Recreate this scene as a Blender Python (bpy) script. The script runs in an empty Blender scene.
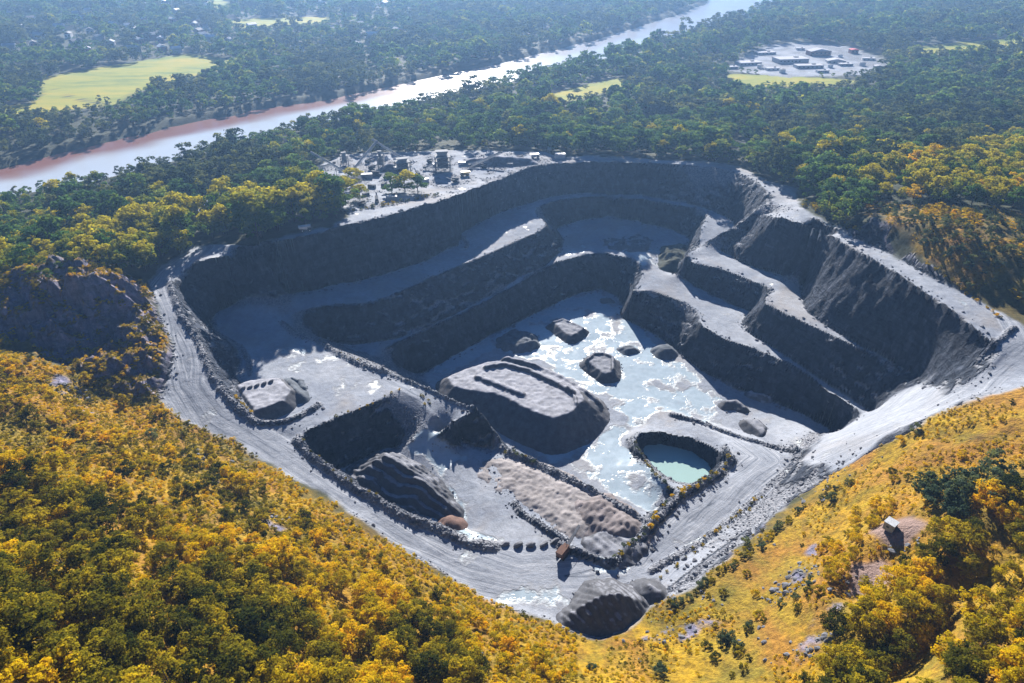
import bpy, bmesh, math, random
import numpy as np
from mathutils import Vector, Matrix, Euler

S = bpy.context.scene
COL = S.collection
R = math.radians
random.seed(7)
rng = np.random.default_rng(11)

# ------------------------------------------------------------------ camera, world, sun, exposure
CAM_H, PITCH, FPX = 180.0, R(32.0), 683.0
cam = bpy.data.cameras.new('camera'); camo = bpy.data.objects.new('camera', cam); COL.objects.link(camo)
cam.sensor_width = 36.0; cam.lens = 36.0 * FPX / 1024.0
cam.clip_start = 1.0; cam.clip_end = 20000.0
camo.location = (0, 0, CAM_H); camo.rotation_euler = (R(90) - PITCH, 0, 0)
S.camera = camo

SUN_EL, SUN_AZ = R(26.0), R(-4.0)          # azimuth measured from +Y towards +X
W = bpy.data.worlds.new('World'); S.world = W; W.use_nodes = True
nt = W.node_tree
bg = nt.nodes['Background']
sky = nt.nodes.new('ShaderNodeTexSky'); sky.sky_type = 'NISHITA'; sky.sun_disc = False
sky.sun_elevation = SUN_EL; sky.sun_rotation = SUN_AZ
sky.air_density = 2.2; sky.dust_density = 0.3; sky.ozone_density = 5.0
tint = nt.nodes.new('ShaderNodeMix'); tint.data_type = 'RGBA'; tint.blend_type = 'MULTIPLY'; tint.inputs[0].default_value = 1.0
tint.inputs[7].default_value = (.08, .23, .50, 1)
nt.links.new(sky.outputs[0], tint.inputs[6]); nt.links.new(tint.outputs[2], bg.inputs[0]); bg.inputs[1].default_value = 0.05
sl = bpy.data.lights.new('sun', 'SUN'); sl.energy = 5.0; sl.angle = R(0.6); sl.color = (1.0, 0.93, 0.84)
so = bpy.data.objects.new('sun', sl); COL.objects.link(so)
sd = Vector((math.sin(SUN_AZ) * math.cos(SUN_EL), math.cos(SUN_AZ) * math.cos(SUN_EL), math.sin(SUN_EL)))
so.rotation_euler = sd.to_track_quat('Z', 'Y').to_euler(); so.location = sd * 500
S.view_settings.view_transform = 'Standard'; S.view_settings.look = 'None'
S.view_settings.exposure = 1.2; S.view_settings.gamma = 1.0
S.cycles.use_denoising = True
S.cycles.max_bounces = 5; S.cycles.diffuse_bounces = 1; S.cycles.glossy_bounces = 2
S.cycles.transmission_bounces = 2; S.cycles.volume_bounces = 0; S.cycles.transparent_max_bounces = 4
S.cycles.sample_clamp_indirect = 4.0
HAZE = 0.00017

# ------------------------------------------------------------------ helpers
def ray(px, py):
    a = np.asarray(px, float); b = np.asarray(py, float)
    u = (a - 512.0) / FPX; v = -(b - 341.5) / FPX
    cp, sp = math.cos(PITCH), math.sin(PITCH)
    return u, cp + v * sp, -sp + v * cp
def P(px, py, z):
    dx, dy, dz = ray(px, py); t = (np.asarray(z, float) - CAM_H) / dz
    return np.stack([dx * t, dy * t, np.broadcast_to(np.asarray(z, float), np.shape(dx * t))], -1)
DEEP = 1.1                                   # every depth below the rim is stretched by this
def dz_(z): z = np.asarray(z, float); return np.where(z < 0, z * DEEP, z)
def L(pts):
    a = np.array(pts, float); return P(a[:, 0], a[:, 1], dz_(a[:, 2]))
def LZ(z, pts):
    a = np.array(pts, float); return P(a[:, 0], a[:, 1], dz_(np.full(len(a), float(z))))
def project(x, y, z):
    cp, sp = math.cos(PITCH), math.sin(PITCH)
    zz = z - CAM_H
    depth = y * cp - zz * sp; up = y * sp + zz * cp
    depth = np.where(depth < 1, 1, depth)
    return 512 + FPX * x / depth, 341.5 - FPX * up / depth, depth
def offset(l, d):
    """l: world polyline; moves it d metres to its left."""
    t = np.gradient(l[:, :2], axis=0); n = np.stack([-t[:, 1], t[:, 0]], -1)
    n /= np.linalg.norm(n, axis=1, keepdims=True) + 1e-9
    o = l.copy(); o[:, :2] += n * d; return o
def setz(l, z):
    o = l.copy(); o[:, 2] = z; return o
def inside(x, y, poly):
    r = np.zeros(np.shape(x), bool); n = len(poly); j = n - 1
    for i in range(n):
        xi, yi, xj, yj = poly[i][0], poly[i][1], poly[j][0], poly[j][1]
        if yi != yj:
            c = ((yi > y) != (yj > y)) & (x < (xj - xi) * (y - yi) / (yj - yi) + xi)
            r ^= c
        j = i
    return r
def dist_poly(x, y, l, closed=False):
    """distance to a polyline, arc length along it"""
    pts = np.asarray(l)[:, :2]
    if closed: pts = np.vstack([pts, pts[:1]])
    best = np.full(np.shape(x), 1e9); arc = np.zeros(np.shape(x)); s0 = 0.0
    for a, b in zip(pts[:-1], pts[1:]):
        d = b - a; ll = float(np.hypot(*d)) + 1e-9
        t = np.clip(((x - a[0]) * d[0] + (y - a[1]) * d[1]) / ll ** 2, 0, 1)
        q = np.hypot(x - a[0] - t * d[0], y - a[1] - t * d[1])
        m = q < best; best = np.where(m, q, best); arc = np.where(m, s0 + t * ll, arc); s0 += ll
    return best, arc
def _h(ix, iy, s):
    h = (ix.astype(np.int64) * 374761393 + iy.astype(np.int64) * 668265263 + s * 982451653) & 0x7fffffff
    h = ((h ^ (h >> 13)) * 1274126177) & 0x7fffffff
    return ((h ^ (h >> 16)) & 0xffff) / 65535.0
def vnoise(x, y, s=0):
    x = np.asarray(x, float); y = np.asarray(y, float)
    ix = np.floor(x); iy = np.floor(y); fx = x - ix; fy = y - iy
    fx = fx * fx * (3 - 2 * fx); fy = fy * fy * (3 - 2 * fy)
    a = _h(ix, iy, s); b = _h(ix + 1, iy, s); c = _h(ix, iy + 1, s); d = _h(ix + 1, iy + 1, s)
    return (a + (b - a) * fx) * (1 - fy) + (c + (d - c) * fx) * fy
def fbm(x, y, scale, oct=4, s=0):
    """about -1..1, features SCALE metres wide"""
    r = 0; amp = 1; tot = 0; x = np.asarray(x) / scale; y = np.asarray(y) / scale
    for k in range(oct):
        r = r + amp * (vnoise(x, y, s + k * 17) * 2 - 1); tot += amp; amp *= .5
        x, y = x * 1.9 + y * .5 + 3.1, y * 1.9 - x * .5 + 7.7
    return r / tot * 1.6
def smooth(e0, e1, v):
    t = np.clip((v - e0) / (e1 - e0), 0, 1); return t * t * (3 - 2 * t)

# ------------------------------------------------------------------ materials
def mat(name):
    m = bpy.data.materials.new(name); m.use_nodes = True
    return m, m.node_tree, m.node_tree.nodes['Principled BSDF']
class NB:
    def __init__(s, nt): s.nt = nt
    def n(s, t, **k):
        o = s.nt.nodes.new(t)
        for a, b in k.items(): setattr(o, a, b)
        return o
    def l(s, a, b): s.nt.links.new(a, b)
    def noise(s, vec, scale, detail=4, rough=.6, dist=0):
        o = s.n('ShaderNodeTexNoise'); o.inputs['Scale'].default_value = scale; o.inputs['Detail'].default_value = detail
        o.inputs['Roughness'].default_value = rough; o.inputs['Distortion'].default_value = dist
        if vec is not None: s.l(vec, o.inputs['Vector'])
        return o.outputs['Fac']
    def ramp(s, fac, stops):
        o = s.n('ShaderNodeValToRGB'); e = o.color_ramp.elements
        while len(e) < len(stops): e.new(.5)
        for x, (p, c) in zip(e, stops):
            x.position = p; x.color = (*c, 1) if not isinstance(c, (int, float)) else (c, c, c, 1)
        s.l(fac, o.inputs[0]); return o.outputs[0]
    def mix(s, f, a, b, mode='MIX'):
        o = s.n('ShaderNodeMix', data_type='RGBA', blend_type=mode)
        for sock, v in ((o.inputs[0], f), (o.inputs[6], a), (o.inputs[7], b)):
            if hasattr(v, 'is_linked') or hasattr(v, 'links'): s.l(v, sock)
            elif isinstance(v, (int, float)): sock.default_value = v if sock == o.inputs[0] else (v, v, v, 1)
            else: sock.default_value = (*v, 1)
        return o.outputs[2]
    def math(s, op, a, b=0.0, clamp=False):
        o = s.n('ShaderNodeMath', operation=op, use_clamp=clamp)
        for sock, v in ((o.inputs[0], a), (o.inputs[1], b)):
            if isinstance(v, (int, float)): sock.default_value = v
            else: s.l(v, sock)
        return o.outputs[0]
    def attr(s, name):
        return s.n('ShaderNodeAttribute', attribute_name=name).outputs['Fac']
    def scalevec(s, vec, sc):
        o = s.n('ShaderNodeMapping'); o.inputs['Scale'].default_value = sc; s.l(vec, o.inputs[0]); return o.outputs[0]
    def bump(s, h, strength, dist, normal=None):
        o = s.n('ShaderNodeBump'); o.inputs['Strength'].default_value = strength; o.inputs['Distance'].default_value = dist
        s.l(h, o.inputs['Height'])
        if normal is not None: s.l(normal, o.inputs['Normal'])
        return o.outputs[0]

def simple(name, col, rough=.7, metal=0.0, var=.25, scale=1.2):
    m, t, b = mat(name); q = NB(t)
    tc = q.n('ShaderNodeTexCoord').outputs['Object']
    f = q.noise(tc, scale, 5)
    dark = tuple(c * (1 - var) for c in col); lite = tuple(min(1, c * (1 + var)) for c in col)
    q.l(q.ramp(f, [(.3, dark), (.7, lite)]), b.inputs['Base Color'])
    b.inputs['Roughness'].default_value = rough; b.inputs['Metallic'].default_value = metal
    return m

# ------------------------------------------------------------------ object helpers
def tag(o, label=None, cat=None, group=None, kind=None):
    if label: o['label'] = label
    if cat: o['category'] = cat
    if group: o['group'] = group
    if kind: o['kind'] = kind
    return o
def mesh_from(name, v, f, m=None, smooth_=False):
    me = bpy.data.meshes.new(name)
    v = np.asarray(v, np.float32); f = np.asarray(f, np.int32)
    me.vertices.add(len(v)); me.vertices.foreach_set('co', v.ravel())
    k = f.shape[1]; n = len(f)
    me.loops.add(n * k); me.loops.foreach_set('vertex_index', f.ravel())
    me.polygons.add(n); me.polygons.foreach_set('loop_start', np.arange(0, n * k, k, dtype=np.int32))
    me.polygons.foreach_set('loop_total', np.full(n, k, np.int32))
    if smooth_: me.polygons.foreach_set('use_smooth', np.ones(n, bool))
    me.update(calc_edges=True)
    if m: me.materials.append(m)
    return me
def link(name, me, parent=None):
    o = bpy.data.objects.new(name, me); COL.objects.link(o)
    if parent: o.parent = parent
    return o
def empty(name, loc, rz=0.0, **k):
    o = bpy.data.objects.new(name, None); COL.objects.link(o)
    o.location = loc; o.rotation_euler = (0, 0, rz); o.empty_display_size = 1
    return tag(o, **k)
class MB:
    """collects boxes, bars and tubes for ONE mesh"""
    def __init__(s): s.bm = bmesh.new()
    def box(s, c, d, rot=None, bevel=0.0):
        M = Matrix.Translation(c) @ (rot.to_matrix().to_4x4() if rot else Matrix()) @ Matrix.Diagonal((*d, 1))
        r = bmesh.ops.create_cube(s.bm, size=1, matrix=M)
        if bevel:
            es = {e for v in r['verts'] for e in v.link_edges}
            bmesh.ops.bevel(s.bm, geom=list(es), offset=bevel, segments=1, affect='EDGES')
        return s
    def bar(s, a, b, w, h=None):
        a, b = Vector(a), Vector(b); d = b - a
        q = d.to_track_quat('Z', 'Y')
        M = Matrix.Translation((a + b) / 2) @ q.to_matrix().to_4x4() @ Matrix.Diagonal((w, h or w, d.length, 1))
        bmesh.ops.create_cube(s.bm, size=1, matrix=M); return s
    def tube(s, a, b, r0, r1=None, n=10):
        a, b = Vector(a), Vector(b); d = b - a
        M = Matrix.Translation((a + b) / 2) @ d.to_track_quat('Z', 'Y').to_matrix().to_4x4()
        bmesh.ops.create_cone(s.bm, cap_ends=True, segments=n, radius1=r0, radius2=r0 if r1 is None else r1, depth=d.length, matrix=M); return s
    def prism(s, pts, y0, y1):
        """polygon in x,z extruded along y"""
        a = [s.bm.verts.new((p[0], y0, p[1])) for p in pts]; b = [s.bm.verts.new((p[0], y1, p[1])) for p in pts]
        n = len(pts)
        s.bm.faces.new(a); s.bm.faces.new(b[::-1])
        for i in range(n): s.bm.faces.new((a[(i + 1) % n], a[i], b[i], b[(i + 1) % n]))
        return s
    def build(s, name, m, parent=None):
        bmesh.ops.recalc_face_normals(s.bm, faces=s.bm.faces)
        me = bpy.data.meshes.new(name); s.bm.to_mesh(me); s.bm.free(); me.materials.append(m)
        return link(name, me, parent)
# ------------------------------------------------------------------ the terrain: crest, toe and edge lines -> height field
C = []                                         # world polylines with z
def c(pts): C.append(L(pts)); return C[-1]
def cz(z, pts): C.append(LZ(z, pts)); return C[-1]
def cw(pts): C.append(np.array(pts, float))
Z1, Z2, ZF, ZS = -24.0, -43.0, -62.0, -42.0
# far and left rim, foot of the upper wall
rim = c([(193,262,4),(228,255,7),(260,247,9),(337,227,10),(384,216,9),(437,202,6),(470,190,3),(503,178,0),(527,168,0),(554,163,0),(620,162,0),(704,165,0),(734,171,1),(754,180,2),(773,196,4)])
c([(217,311,-24),(232,306,-24),(260,300,-24),(317,289,-24),(384,274,-24),(427,261,-24),(448,249,-24),(457,246,-24),(462,232,-24),(480,222,-23.5),(503,211,-23),(530,203,-22.5),(550,196.5,-22),(580,193,-22),(637,194.5,-22),(687,204,-22),(712,211,-22),(724,216,-22.5),(733,222,-23),(735,228,-24),(722,237,-26),(703,246,-28)])
# second wall, left and far
w2 = c([(317,341,-24),(294,334,-24),(282,323,-24),(285,316,-24),(300,309,-24),(324,305,-24),(367,303,-24),(390,295,-24),(420,282,-24),(450,269,-24),(492,252,-24),(520,239,-24),(540,230,-23.5),(547,225,-23),(543,219,-23),(533,213,-22.5),(536,207,-22),(560,199.5,-22),(603,196.5,-22),(653,201,-22),(703,209,-22),(708,213,-22),(700,228,-24),(699,240,-27)])
c([(323,341,-43),(340,345,-43),(356,345,-43),(397,339,-43),(430,327,-43),(480,302,-43),(520,283,-42),(545,266,-41),(562,251,-40),(565,240,-39),(556,229,-38.5),(577,220,-38.5),(607,217,-38.5),(637,221,-38.5),(670,229,-38.5),(690,238,-39),(686,247,-40),(679,259,-41.5),(674,272,-43)])
# third wall, left and far
c([(350,351,-43),(364,352,-43),(381,349,-43),(400,341,-43),(417,333,-43),(455,316,-43),(492,298,-42.5),(520,277,-41),(555,262,-40),(587,254,-39.5),(607,253.5,-39),(634,258,-39.5),(643,268,-41),(641,277,-42),(634,289,-43),(633,294,-43)])
cz(ZF, [(408,377),(425,372),(453,357),(487,337),(520,321),(553,305),(580,293),(600,289),(617,296),(624,306),(620,314)])
# ramp from the rim down to the first bench on the far right
c([(772,200,3),(752,214,-5),(735,226,-14),(714,238,-22),(700,247,-28)])
c([(779,205,3),(764,217,-5),(748,230,-14),(728,247,-25)])
# right: rim road
c([(759,214,-3),(775,218,3),(800,223,8),(828,234,11),(849,246,12),(862,254,12.5),(885,266,13),(915,286,14),(948,308,14.5),(975,328,14),(1003,352,11),(990,366,8),(965,384,2),(945,392,-3)])
c([(790,196,4),(800,209,9),(828,224,11.5),(857,238,12.5),(897,257,14),(936,280,15),(976,299,15),(1024,327,14),(1100,352,14)])
c([(722,252,-28),(740,262,-28),(766,271,-27),(797,280,-26),(808,277,-25.5),(801,293,-25),(806,310,-24.5),(822,323,-24),(860,345,-24),(895,362,-23.5)])
c([(895,362,-23.5),(915,374,-21),(935,384,-14)])
# right: second wall
c([(697,248,-28),(689,253,-28.5),(684,259,-29),(700,264,-29),(720,268,-29),(742,276,-28.5),(760,284,-28),(775,291,-27),(765,299,-26.5),(764,303,-26),(799,320,-25),(839,338,-24),(870,352,-24),(895,364,-24),(908,384,-24)])
cz(Z2, [(676,274),(703,290),(728,303),(750,311),(743,320),(743,329),(780,352),(815,375),(850,398),(873,414)])
# right: third wall
cz(Z2, [(634,291),(654,291),(687,303),(698,311),(701,326),(720,337),(753,348),(788,362),(812,377),(829,393),(855,408),(861,416)])
cz(ZF, [(620,316),(650,332),(673,348),(700,370),(730,387),(765,399),(800,412),(830,430),(828,444)])
# ramp on the near right
c([(1010,352,11),(988,378,6),(955,397,0),(925,410,-6),(895,422,-14),(862,437,-25),(830,449,-38),(805,457,-50)])
c([(1060,345,13),(1060,385,9)])
# near left haul road, both edges
outl = c([(193,248,0),(165,266,0),(150,283,-1),(158,310,-3),(173,345,-7),(170,370,-10),(164,400,-14),(180,420,-17),(215,435,-20),(243,447,-23),(263,462,-25.7),(317,492,-29.8),(360,519,-33.2),(400,552,-37.2),(440,573,-40.0),(477,594,-42.0),(510,610,-42.0),(543,618,-42.0),(572,632,-42.0),(600,640,-42.0),(627,624,-42.0),(650,600,-42.5),(655,580,-44.2)])
inl = c([(197,262,3),(180,273,-1),(171,284,-1),(184,317,-4),(201,343,-8),(214,377,-13),(232,400,-17),(253,420,-21),(272,430,-24)])
cz(Z1, [(217,311),(211,322),(217,333),(240,346),(243,360),(236,375),(250,398),(270,415),(282,428)])
n1 = c([(272,430,-24),(290,437,-25.7),(299,440,-25.7),(312,454,-27.0),(350,483,-31.1),(400,513,-35.2),(434,525,-37.9),(467,541,-40.6),(493,548,-42.0)])
# plateau edge over the sub-pit
c([(298,438,-25.5),(301,433,-25),(333,419,-24),(367,406,-24),(388,395,-24),(399,389,-24.5),(417,398,-26),(432,413,-28),(425,429,-31),(412,441,-34),(400,452,-38)])
cz(ZS, [(321,470),(333,471),(345,467),(366,457),(388,447),(397,449)])
nb = n1[4:8]; C.append(setz(offset(nb, 9), ZS * DEEP))
cz(ZS, [(321,470),(337,480)])
# ramp down from the plateau
cz(Z1, [(317,341),(340,354),(362,365),(384,371)])
c([(384,372,-25),(434,392,-26.5),(474,409,-28.5),(455,421,-29.5),(438,433,-31.5),(425,442,-34)])
c([(474,409,-28.5),(486,420,-32),(497,434,-38),(504,450,-42)])
c([(440,437,-38),(465,446,-42),(494,451,-42),(504,452,-42)])
e3 = c([(504,450,-42.0),(530,460,-42.0),(553,470,-42.0),(587,487,-42.0),(610,500,-42.7),(627,510,-42.7),(642,520,-43.5)])
q = L([(370,366,-25),(400,378,-26),(434,392,-26.5),(474,409,-28.5),(486,420,-32),(497,434,-38),(504,450,-42),(530,460,-42),(553,470,-42),(587,487,-42),(627,510,-42.7),(640,518,-43.5)])
hh = (q[:, 2] - ZF * DEEP); qo = q.copy(); tt = np.gradient(q[:, :2], axis=0); nn = np.stack([-tt[:, 1], tt[:, 0]], -1); nn /= np.linalg.norm(nn, axis=1, keepdims=True)
qo[:, :2] += nn * (hh / math.tan(R(58)))[:, None]; qo[:, 2] = ZF * DEEP; C.append(qo[1:])
# lower road, north edge, and the plateau round the pond
n3 = c([(560,545,-42.0),(585,555,-42.0),(613,563,-42.7),(640,536,-43.4),(673,499,-46.8),(717,473,-51.2),(730,455,-52.9),(727,440,-58),(700,425,-59),(672,411,-61)])
cz(ZF, [(652,515),(672,490),(664,478),(640,462),(626,447),(622,436),(632,428),(645,424)])
pond_top = LZ(-59, [(634,440),(640,433),(660,432),(690,438),(713,447),(727,462),(720,478),(700,488),(676,489),(655,474),(640,460)])
C.append(np.vstack([pond_top, pond_top[:1]]))
pt2 = LZ(-67.5, [(645,449),(660,447),(690,454),(706,466),(704,478),(690,483),(676,481),(655,467)])
C.append(np.vstack([pt2, pt2[:1]]))
cz(ZF, [(650,400),(690,415),(720,424),(750,434)])
c([(750,434,-61),(775,446,-58),(796,458,-54.0)])
c([(575,585,-42.0),(620,575,-42.7),(700,520,-48.4),(760,470,-54.5)])
c([(647,570,-44.5),(700,543,-48.4),(762,495,-54.1),(796,463,-56.0)])
# bank over the road, near right, and grass slopes
c([(672,590,-41.5),(715,556,-43.5),(749,532,-44.2),(792,496,-45.0),(829,477,-38),(859,457,-24),(885,436,-14),(925,419,-4),(965,401,4),(1015,389,10)])
c([(655,612,-37.8),(700,590,-38.7),(760,548,-39.0),(805,508,-36),(850,480,-22)])
c([(640,640,-35.2),(700,622,-35.5),(770,575,-34.6),(830,530,-27),(870,495,-14),(930,455,-1),(980,430,8),(1024,410,13),(1100,400,18)])
c([(700,650,-32.3),(760,630,-27.8),(830,565,-18),(900,485,-8),(960,455,2),(1024,440,12)])
c([(640,683,-27.0),(720,683,-24),(790,683,-14)])
c([(858,526,0),(872,513,3),(898,508,5),(928,516,7)])
c([(868,532,-6),(880,524,-6),(905,523,-4),(918,533,-3)]); c([(868,532,-6),(885,549,-7),(905,552,-5),(918,533,-3)])
c([(822,592,-6),(836,562,-2),(850,550,0),(870,556,0),(892,570,-2)])
c([(842,604,-15),(852,578,-13),(878,573,-12),(886,592,-11),(862,610,-14),(842,604,-15)])
c([(930,500,4),(1024,490,16),(1100,480,20)])
c([(800,690,-8),(850,655,2),(890,622,6),(930,572,8),(965,532,11),(1005,500,15)])
c([(880,705,-9),(922,650,-5),(962,595,1),(1003,547,8),(1040,522,12)])
c([(930,705,17),(965,650,19),(1000,603,21),(1050,562,25)]); c([(1024,683,38),(1100,683,48)])
# hill on the near left
c([(150,305,-1),(166,345,-4),(160,375,-8),(152,402,-12)])
c([(158,412,-14),(190,442,-15),(215,450,-16),(263,478,-22),(317,508,-26.4),(360,535,-29.8),(400,568,-33.2),(440,592,-34.5),(477,613,-35.2),(510,628,-34.5),(545,644,-33.2),(590,660,-32.5),(620,655,-33.2),(648,630,-36.2)])
c([(0,345,14),(35,356,6),(57,378,0),(90,410,-6),(130,425,-10),(158,436,-12)])
c([(0,380,20),(60,420,10),(120,450,4),(200,490,-6),(280,540,-14),(380,605,-22),(470,652,-24),(560,683,-24)])
c([(0,470,32),(100,520,20),(220,590,6),(320,650,-6),(400,683,-10)])
c([(0,560,46),(60,600,38),(160,660,22),(220,683,16)])
c([(-100,620,58),(0,640,55),(60,683,44)])
# the rocky knoll
c([(-60,285,6),(0,280,14),(20,272,18),(67,262,21),(100,262,18),(122,272,10),(138,288,4)])
c([(10,290,16),(35,282,18),(77,284,19),(108,279,15),(130,300,6),(134,314,1)])
c([(-60,345,6),(12,335,2),(35,348,-3),(68,368,-8),(98,356,-10),(118,344,-10),(128,336,-9)])
c([(115,322,1),(135,338,0),(152,345,-3)])
c([(104,386,-9),(133,405,-14),(152,403,-13)])
# behind the knoll and outside the rim
c([(-60,262,-10),(0,256,-10),(60,240,-10),(130,245,-8),(170,235,-5)])
c([(200,225,-2),(260,200,-2),(300,190,0)])
c([(305,176,0),(345,154,0),(400,152,0),(480,150,0),(545,151,0),(620,158,0),(704,160,0),(750,172,2),(775,184,4)])
c([(310,190,4),(345,222,10),(290,235,9),(240,243,8),(197,250,3)])
c([(0,215,-12),(150,190,-12),(260,165,-11),(340,140,-11),(550,128,-10),(700,135,-8)])
# terrace over the rim road on the right
c([(800,200,7),(842,210,17),(865,212,24),(895,216,31),(940,227,33),(985,242,33),(1060,268,32)])
c([(915,252,21),(950,262,24),(985,278,22),(1060,300,21)])
c([(800,160,5),(900,180,22),(1024,190,30),(1100,200,26)])
c([(980,295,15.5),(1060,320,15)])
xL, xR, yB, yT = -430.0, 430.0, -60.0, 720.0
cw([(xL,yT,-12),(xR,yT,-12)])
cw([(xL,yB,62),(xL,200,45),(xL,280,25),(xL,360,-4),(xL,420,-12),(xL,yT,-12)])
cw([(xR,yB,60),(xR,200,45),(xR,380,30),(xR,500,24),(xR,600,0),(xR,yT,-12)])
cw([(xL,yB,64),(-60,yB,56),(60,yB,20),(200,yB,45),(xR,yB,60)])

STEP = 1.0
def solve():
    prev = None
    for lev in (16, 8, 4, 2, 1):
        h = STEP * lev
        nx = int(round((xR - xL) / h)) + 1; ny = int(round((yT - yB) / h)) + 1
        num = np.zeros((ny, nx)); cnt = np.zeros((ny, nx))
        for l in C:
            for a, b in zip(l[:-1], l[1:]):
                n = max(2, int(np.hypot(*(b - a)[:2]) / (h * .45)) + 1)
                t = np.linspace(0, 1, n)[:, None]; p = a + (b - a) * t
                ix = np.round((p[:, 0] - xL) / h).astype(int); iy = np.round((p[:, 1] - yB) / h).astype(int)
                ok = (ix >= 0) & (ix < nx) & (iy >= 0) & (iy < ny)
                np.add.at(num, (iy[ok], ix[ok]), p[ok, 2]); np.add.at(cnt, (iy[ok], ix[ok]), 1)
        fix = cnt > 0; val = np.where(fix, num / np.maximum(cnt, 1), 0)
        if prev is None: z = np.full((ny, nx), float(val[fix].mean()))
        else:
            py = np.clip(np.linspace(0, prev.shape[0] - 1, ny), 0, prev.shape[0] - 1); px_ = np.clip(np.linspace(0, prev.shape[1] - 1, nx), 0, prev.shape[1] - 1)
            y0 = np.minimum(py.astype(int), prev.shape[0] - 2); x0 = np.minimum(px_.astype(int), prev.shape[1] - 2)
            fy = (py - y0)[:, None]; fx = (px_ - x0)[None]
            z = (prev[y0][:, x0] * (1 - fx) + prev[y0][:, x0 + 1] * fx) * (1 - fy) + (prev[y0 + 1][:, x0] * (1 - fx) + prev[y0 + 1][:, x0 + 1] * fx) * fy
        for it in range({16: 900, 8: 400, 4: 250, 2: 150, 1: 110}[lev]):
            z = np.where(fix, val, z); e = np.pad(z, 1, mode='edge')
            z = (e[:-2, 1:-1] + e[2:, 1:-1] + e[1:-1, :-2] + e[1:-1, 2:]) * .25
        z = np.where(fix, val, z); prev = z
    return z
HF = solve()
def blur(a, k):
    for ax in (0, 1):
        for _ in range(2):
            p = np.pad(a, [(k, k) if i == ax else (0, 0) for i in (0, 1)], mode='edge'); s_ = np.cumsum(p, axis=ax)
            s_ = np.concatenate([np.zeros_like(np.take(s_, [0], axis=ax)), s_], axis=ax); n = 2 * k + 1
            a = (np.take(s_, range(n, s_.shape[ax]), axis=ax) - np.take(s_, range(0, s_.shape[ax] - n), axis=ax)) / n
    return a

# outline of the bare quarry ground, yard and other zones
Q = np.vstack([L([(193,248,0),(165,265,0),(149,283,-1),(157,310,-3),(172,345,-7),(168,370,-10),(163,400,-14),(179,420,-17),(214,435,-20),(242,447,-23),(262,462,-25.7),(316,492,-29.8),(359,520,-33.2),(400,553,-37.2),(440,573,-40.0),(477,595,-42.0),(510,611,-42.0),(543,619,-42.0),(570,633,-42.0),(590,643,-42.0),(603,645,-41.3),(627,630,-40.6),(650,606,-39.0),(682,594,-39.6),(749,539,-41.4),(792,500,-43.0),(829,479,-38),(859,459,-24),(882,438,-14),(922,422,-4),(959,404,4),(1015,391,10),(1100,380,9),(1100,350,14),
     (1024,326,14),(976,298,15),(936,279,15),(910,262,15),(902,250,20),(897,235,25),(893,219,30),(872,214,25),(864,228,17),(854,235,12.5),(828,221,11.5),(800,206,9),(795,194,1),(770,186,0),(750,174,0),(734,167,0),(704,161,0),(620,158,0),(560,157,0),(545,151,0),(480,150,0),(400,151,0),(345,153,0),(306,172,0),(314,188,4),(338,203,7),(350,216,10),(330,226,10),(290,235,9),(240,243,8)])])
def zone(z, pts): return LZ(z, pts)
field1 = zone(-12, [(44,79),(90,70),(190,54),(243,63),(222,71),(190,78),(160,86),(130,97),(120,108),(60,96)])
lane1 = zone(-12, [(0,108),(30,104),(42,96),(40,83),(46,80),(62,97),(105,108),(60,113),(0,117)])
field2 = zone(-12, [(540,103),(545,97),(585,86),(620,80),(634,83),(620,90),(590,98),(560,104)])
field3 = zone(-12, [(895,52),(930,46),(1024,38),(1080,34),(1080,42),(1024,49),(960,54),(905,57)])
field4 = zone(-12, [(222,22),(260,18),(330,17),(332,23),(290,28),(235,29)])
field5 = zone(-12, [(724,86),(728,74),(770,76),(830,80),(860,83),(840,88),(770,88)])
field6 = zone(-12, [(700,0),(760,1),(880,3),(900,0),(880,-4)])
field7 = zone(-12, [(210,0),(215,-3),(232,5),(228,13),(214,12)])
comp = zone(-12, [(726,70),(740,58),(768,45),(800,43),(850,46),(888,62),(880,74),(840,78),(780,78)])
clearing = zone(-8, [(192,222),(197,208),(215,196),(232,192),(236,206),(222,224),(205,232)])
RIVZ = -16.5 * 1.1
river = zone(-16.5, [(-400,215),(-120,190),(0,169),(60,153),(100,143),(200,121),(260,110),(330,99),(420,80),(500,63),(600,39),(680,14),(705,4),(715,-10),(760,-40),
      (840,-40),(800,-8),(775,4),(740,20),(690,34),(650,46),(600,60),(540,74),(480,90),(420,103),(350,120),(300,130),(240,144),(170,164),(100,182),(50,192),(0,204),(-120,226),(-400,262)])

gx = np.linspace(xL, xR, HF.shape[1]); gy = np.linspace(yB, yT, HF.shape[0])
GX, GY = np.meshgrid(gx, gy)
inq = inside(GX, GY, Q)
inqs = blur(inq.astype(float), 2)
def rockmask_dist(l, x, y): return dist_poly(x, y, l)[0]
knoll = L([(-60,272,16),(20,268,18),(67,256,22),(112,256,18),(140,280,4),(150,300,0),(168,345,-4),(160,402,-14),(130,412,-15),(98,396,-11),(68,376,-9),(30,354,-4),(-60,352,4)])
kn = blur(inside(GX, GY, knoll).astype(float), 4)
sm = blur(HF, 5)
w = np.clip(1 - inqs, 0, 1) * (1 - kn)
HF = HF * (1 - w) + sm * w
HF += w * (fbm(GX, GY, 45, 4, 3) * 2.2 + fbm(GX, GY, 12, 3, 5) * .7)
HF += kn * (1 - inqs) * (fbm(GX, GY, 18, 4, 9) * 5.5 + (1 - np.abs(fbm(GX + GY * .4, GY, 9, 4, 11)) * 2) * 4.5)
gyy, gxx = np.gradient(HF, STEP); slope = np.hypot(gxx, gyy)
steep = blur(smooth(.7, 1.3, slope), 1) * inqs
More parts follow.
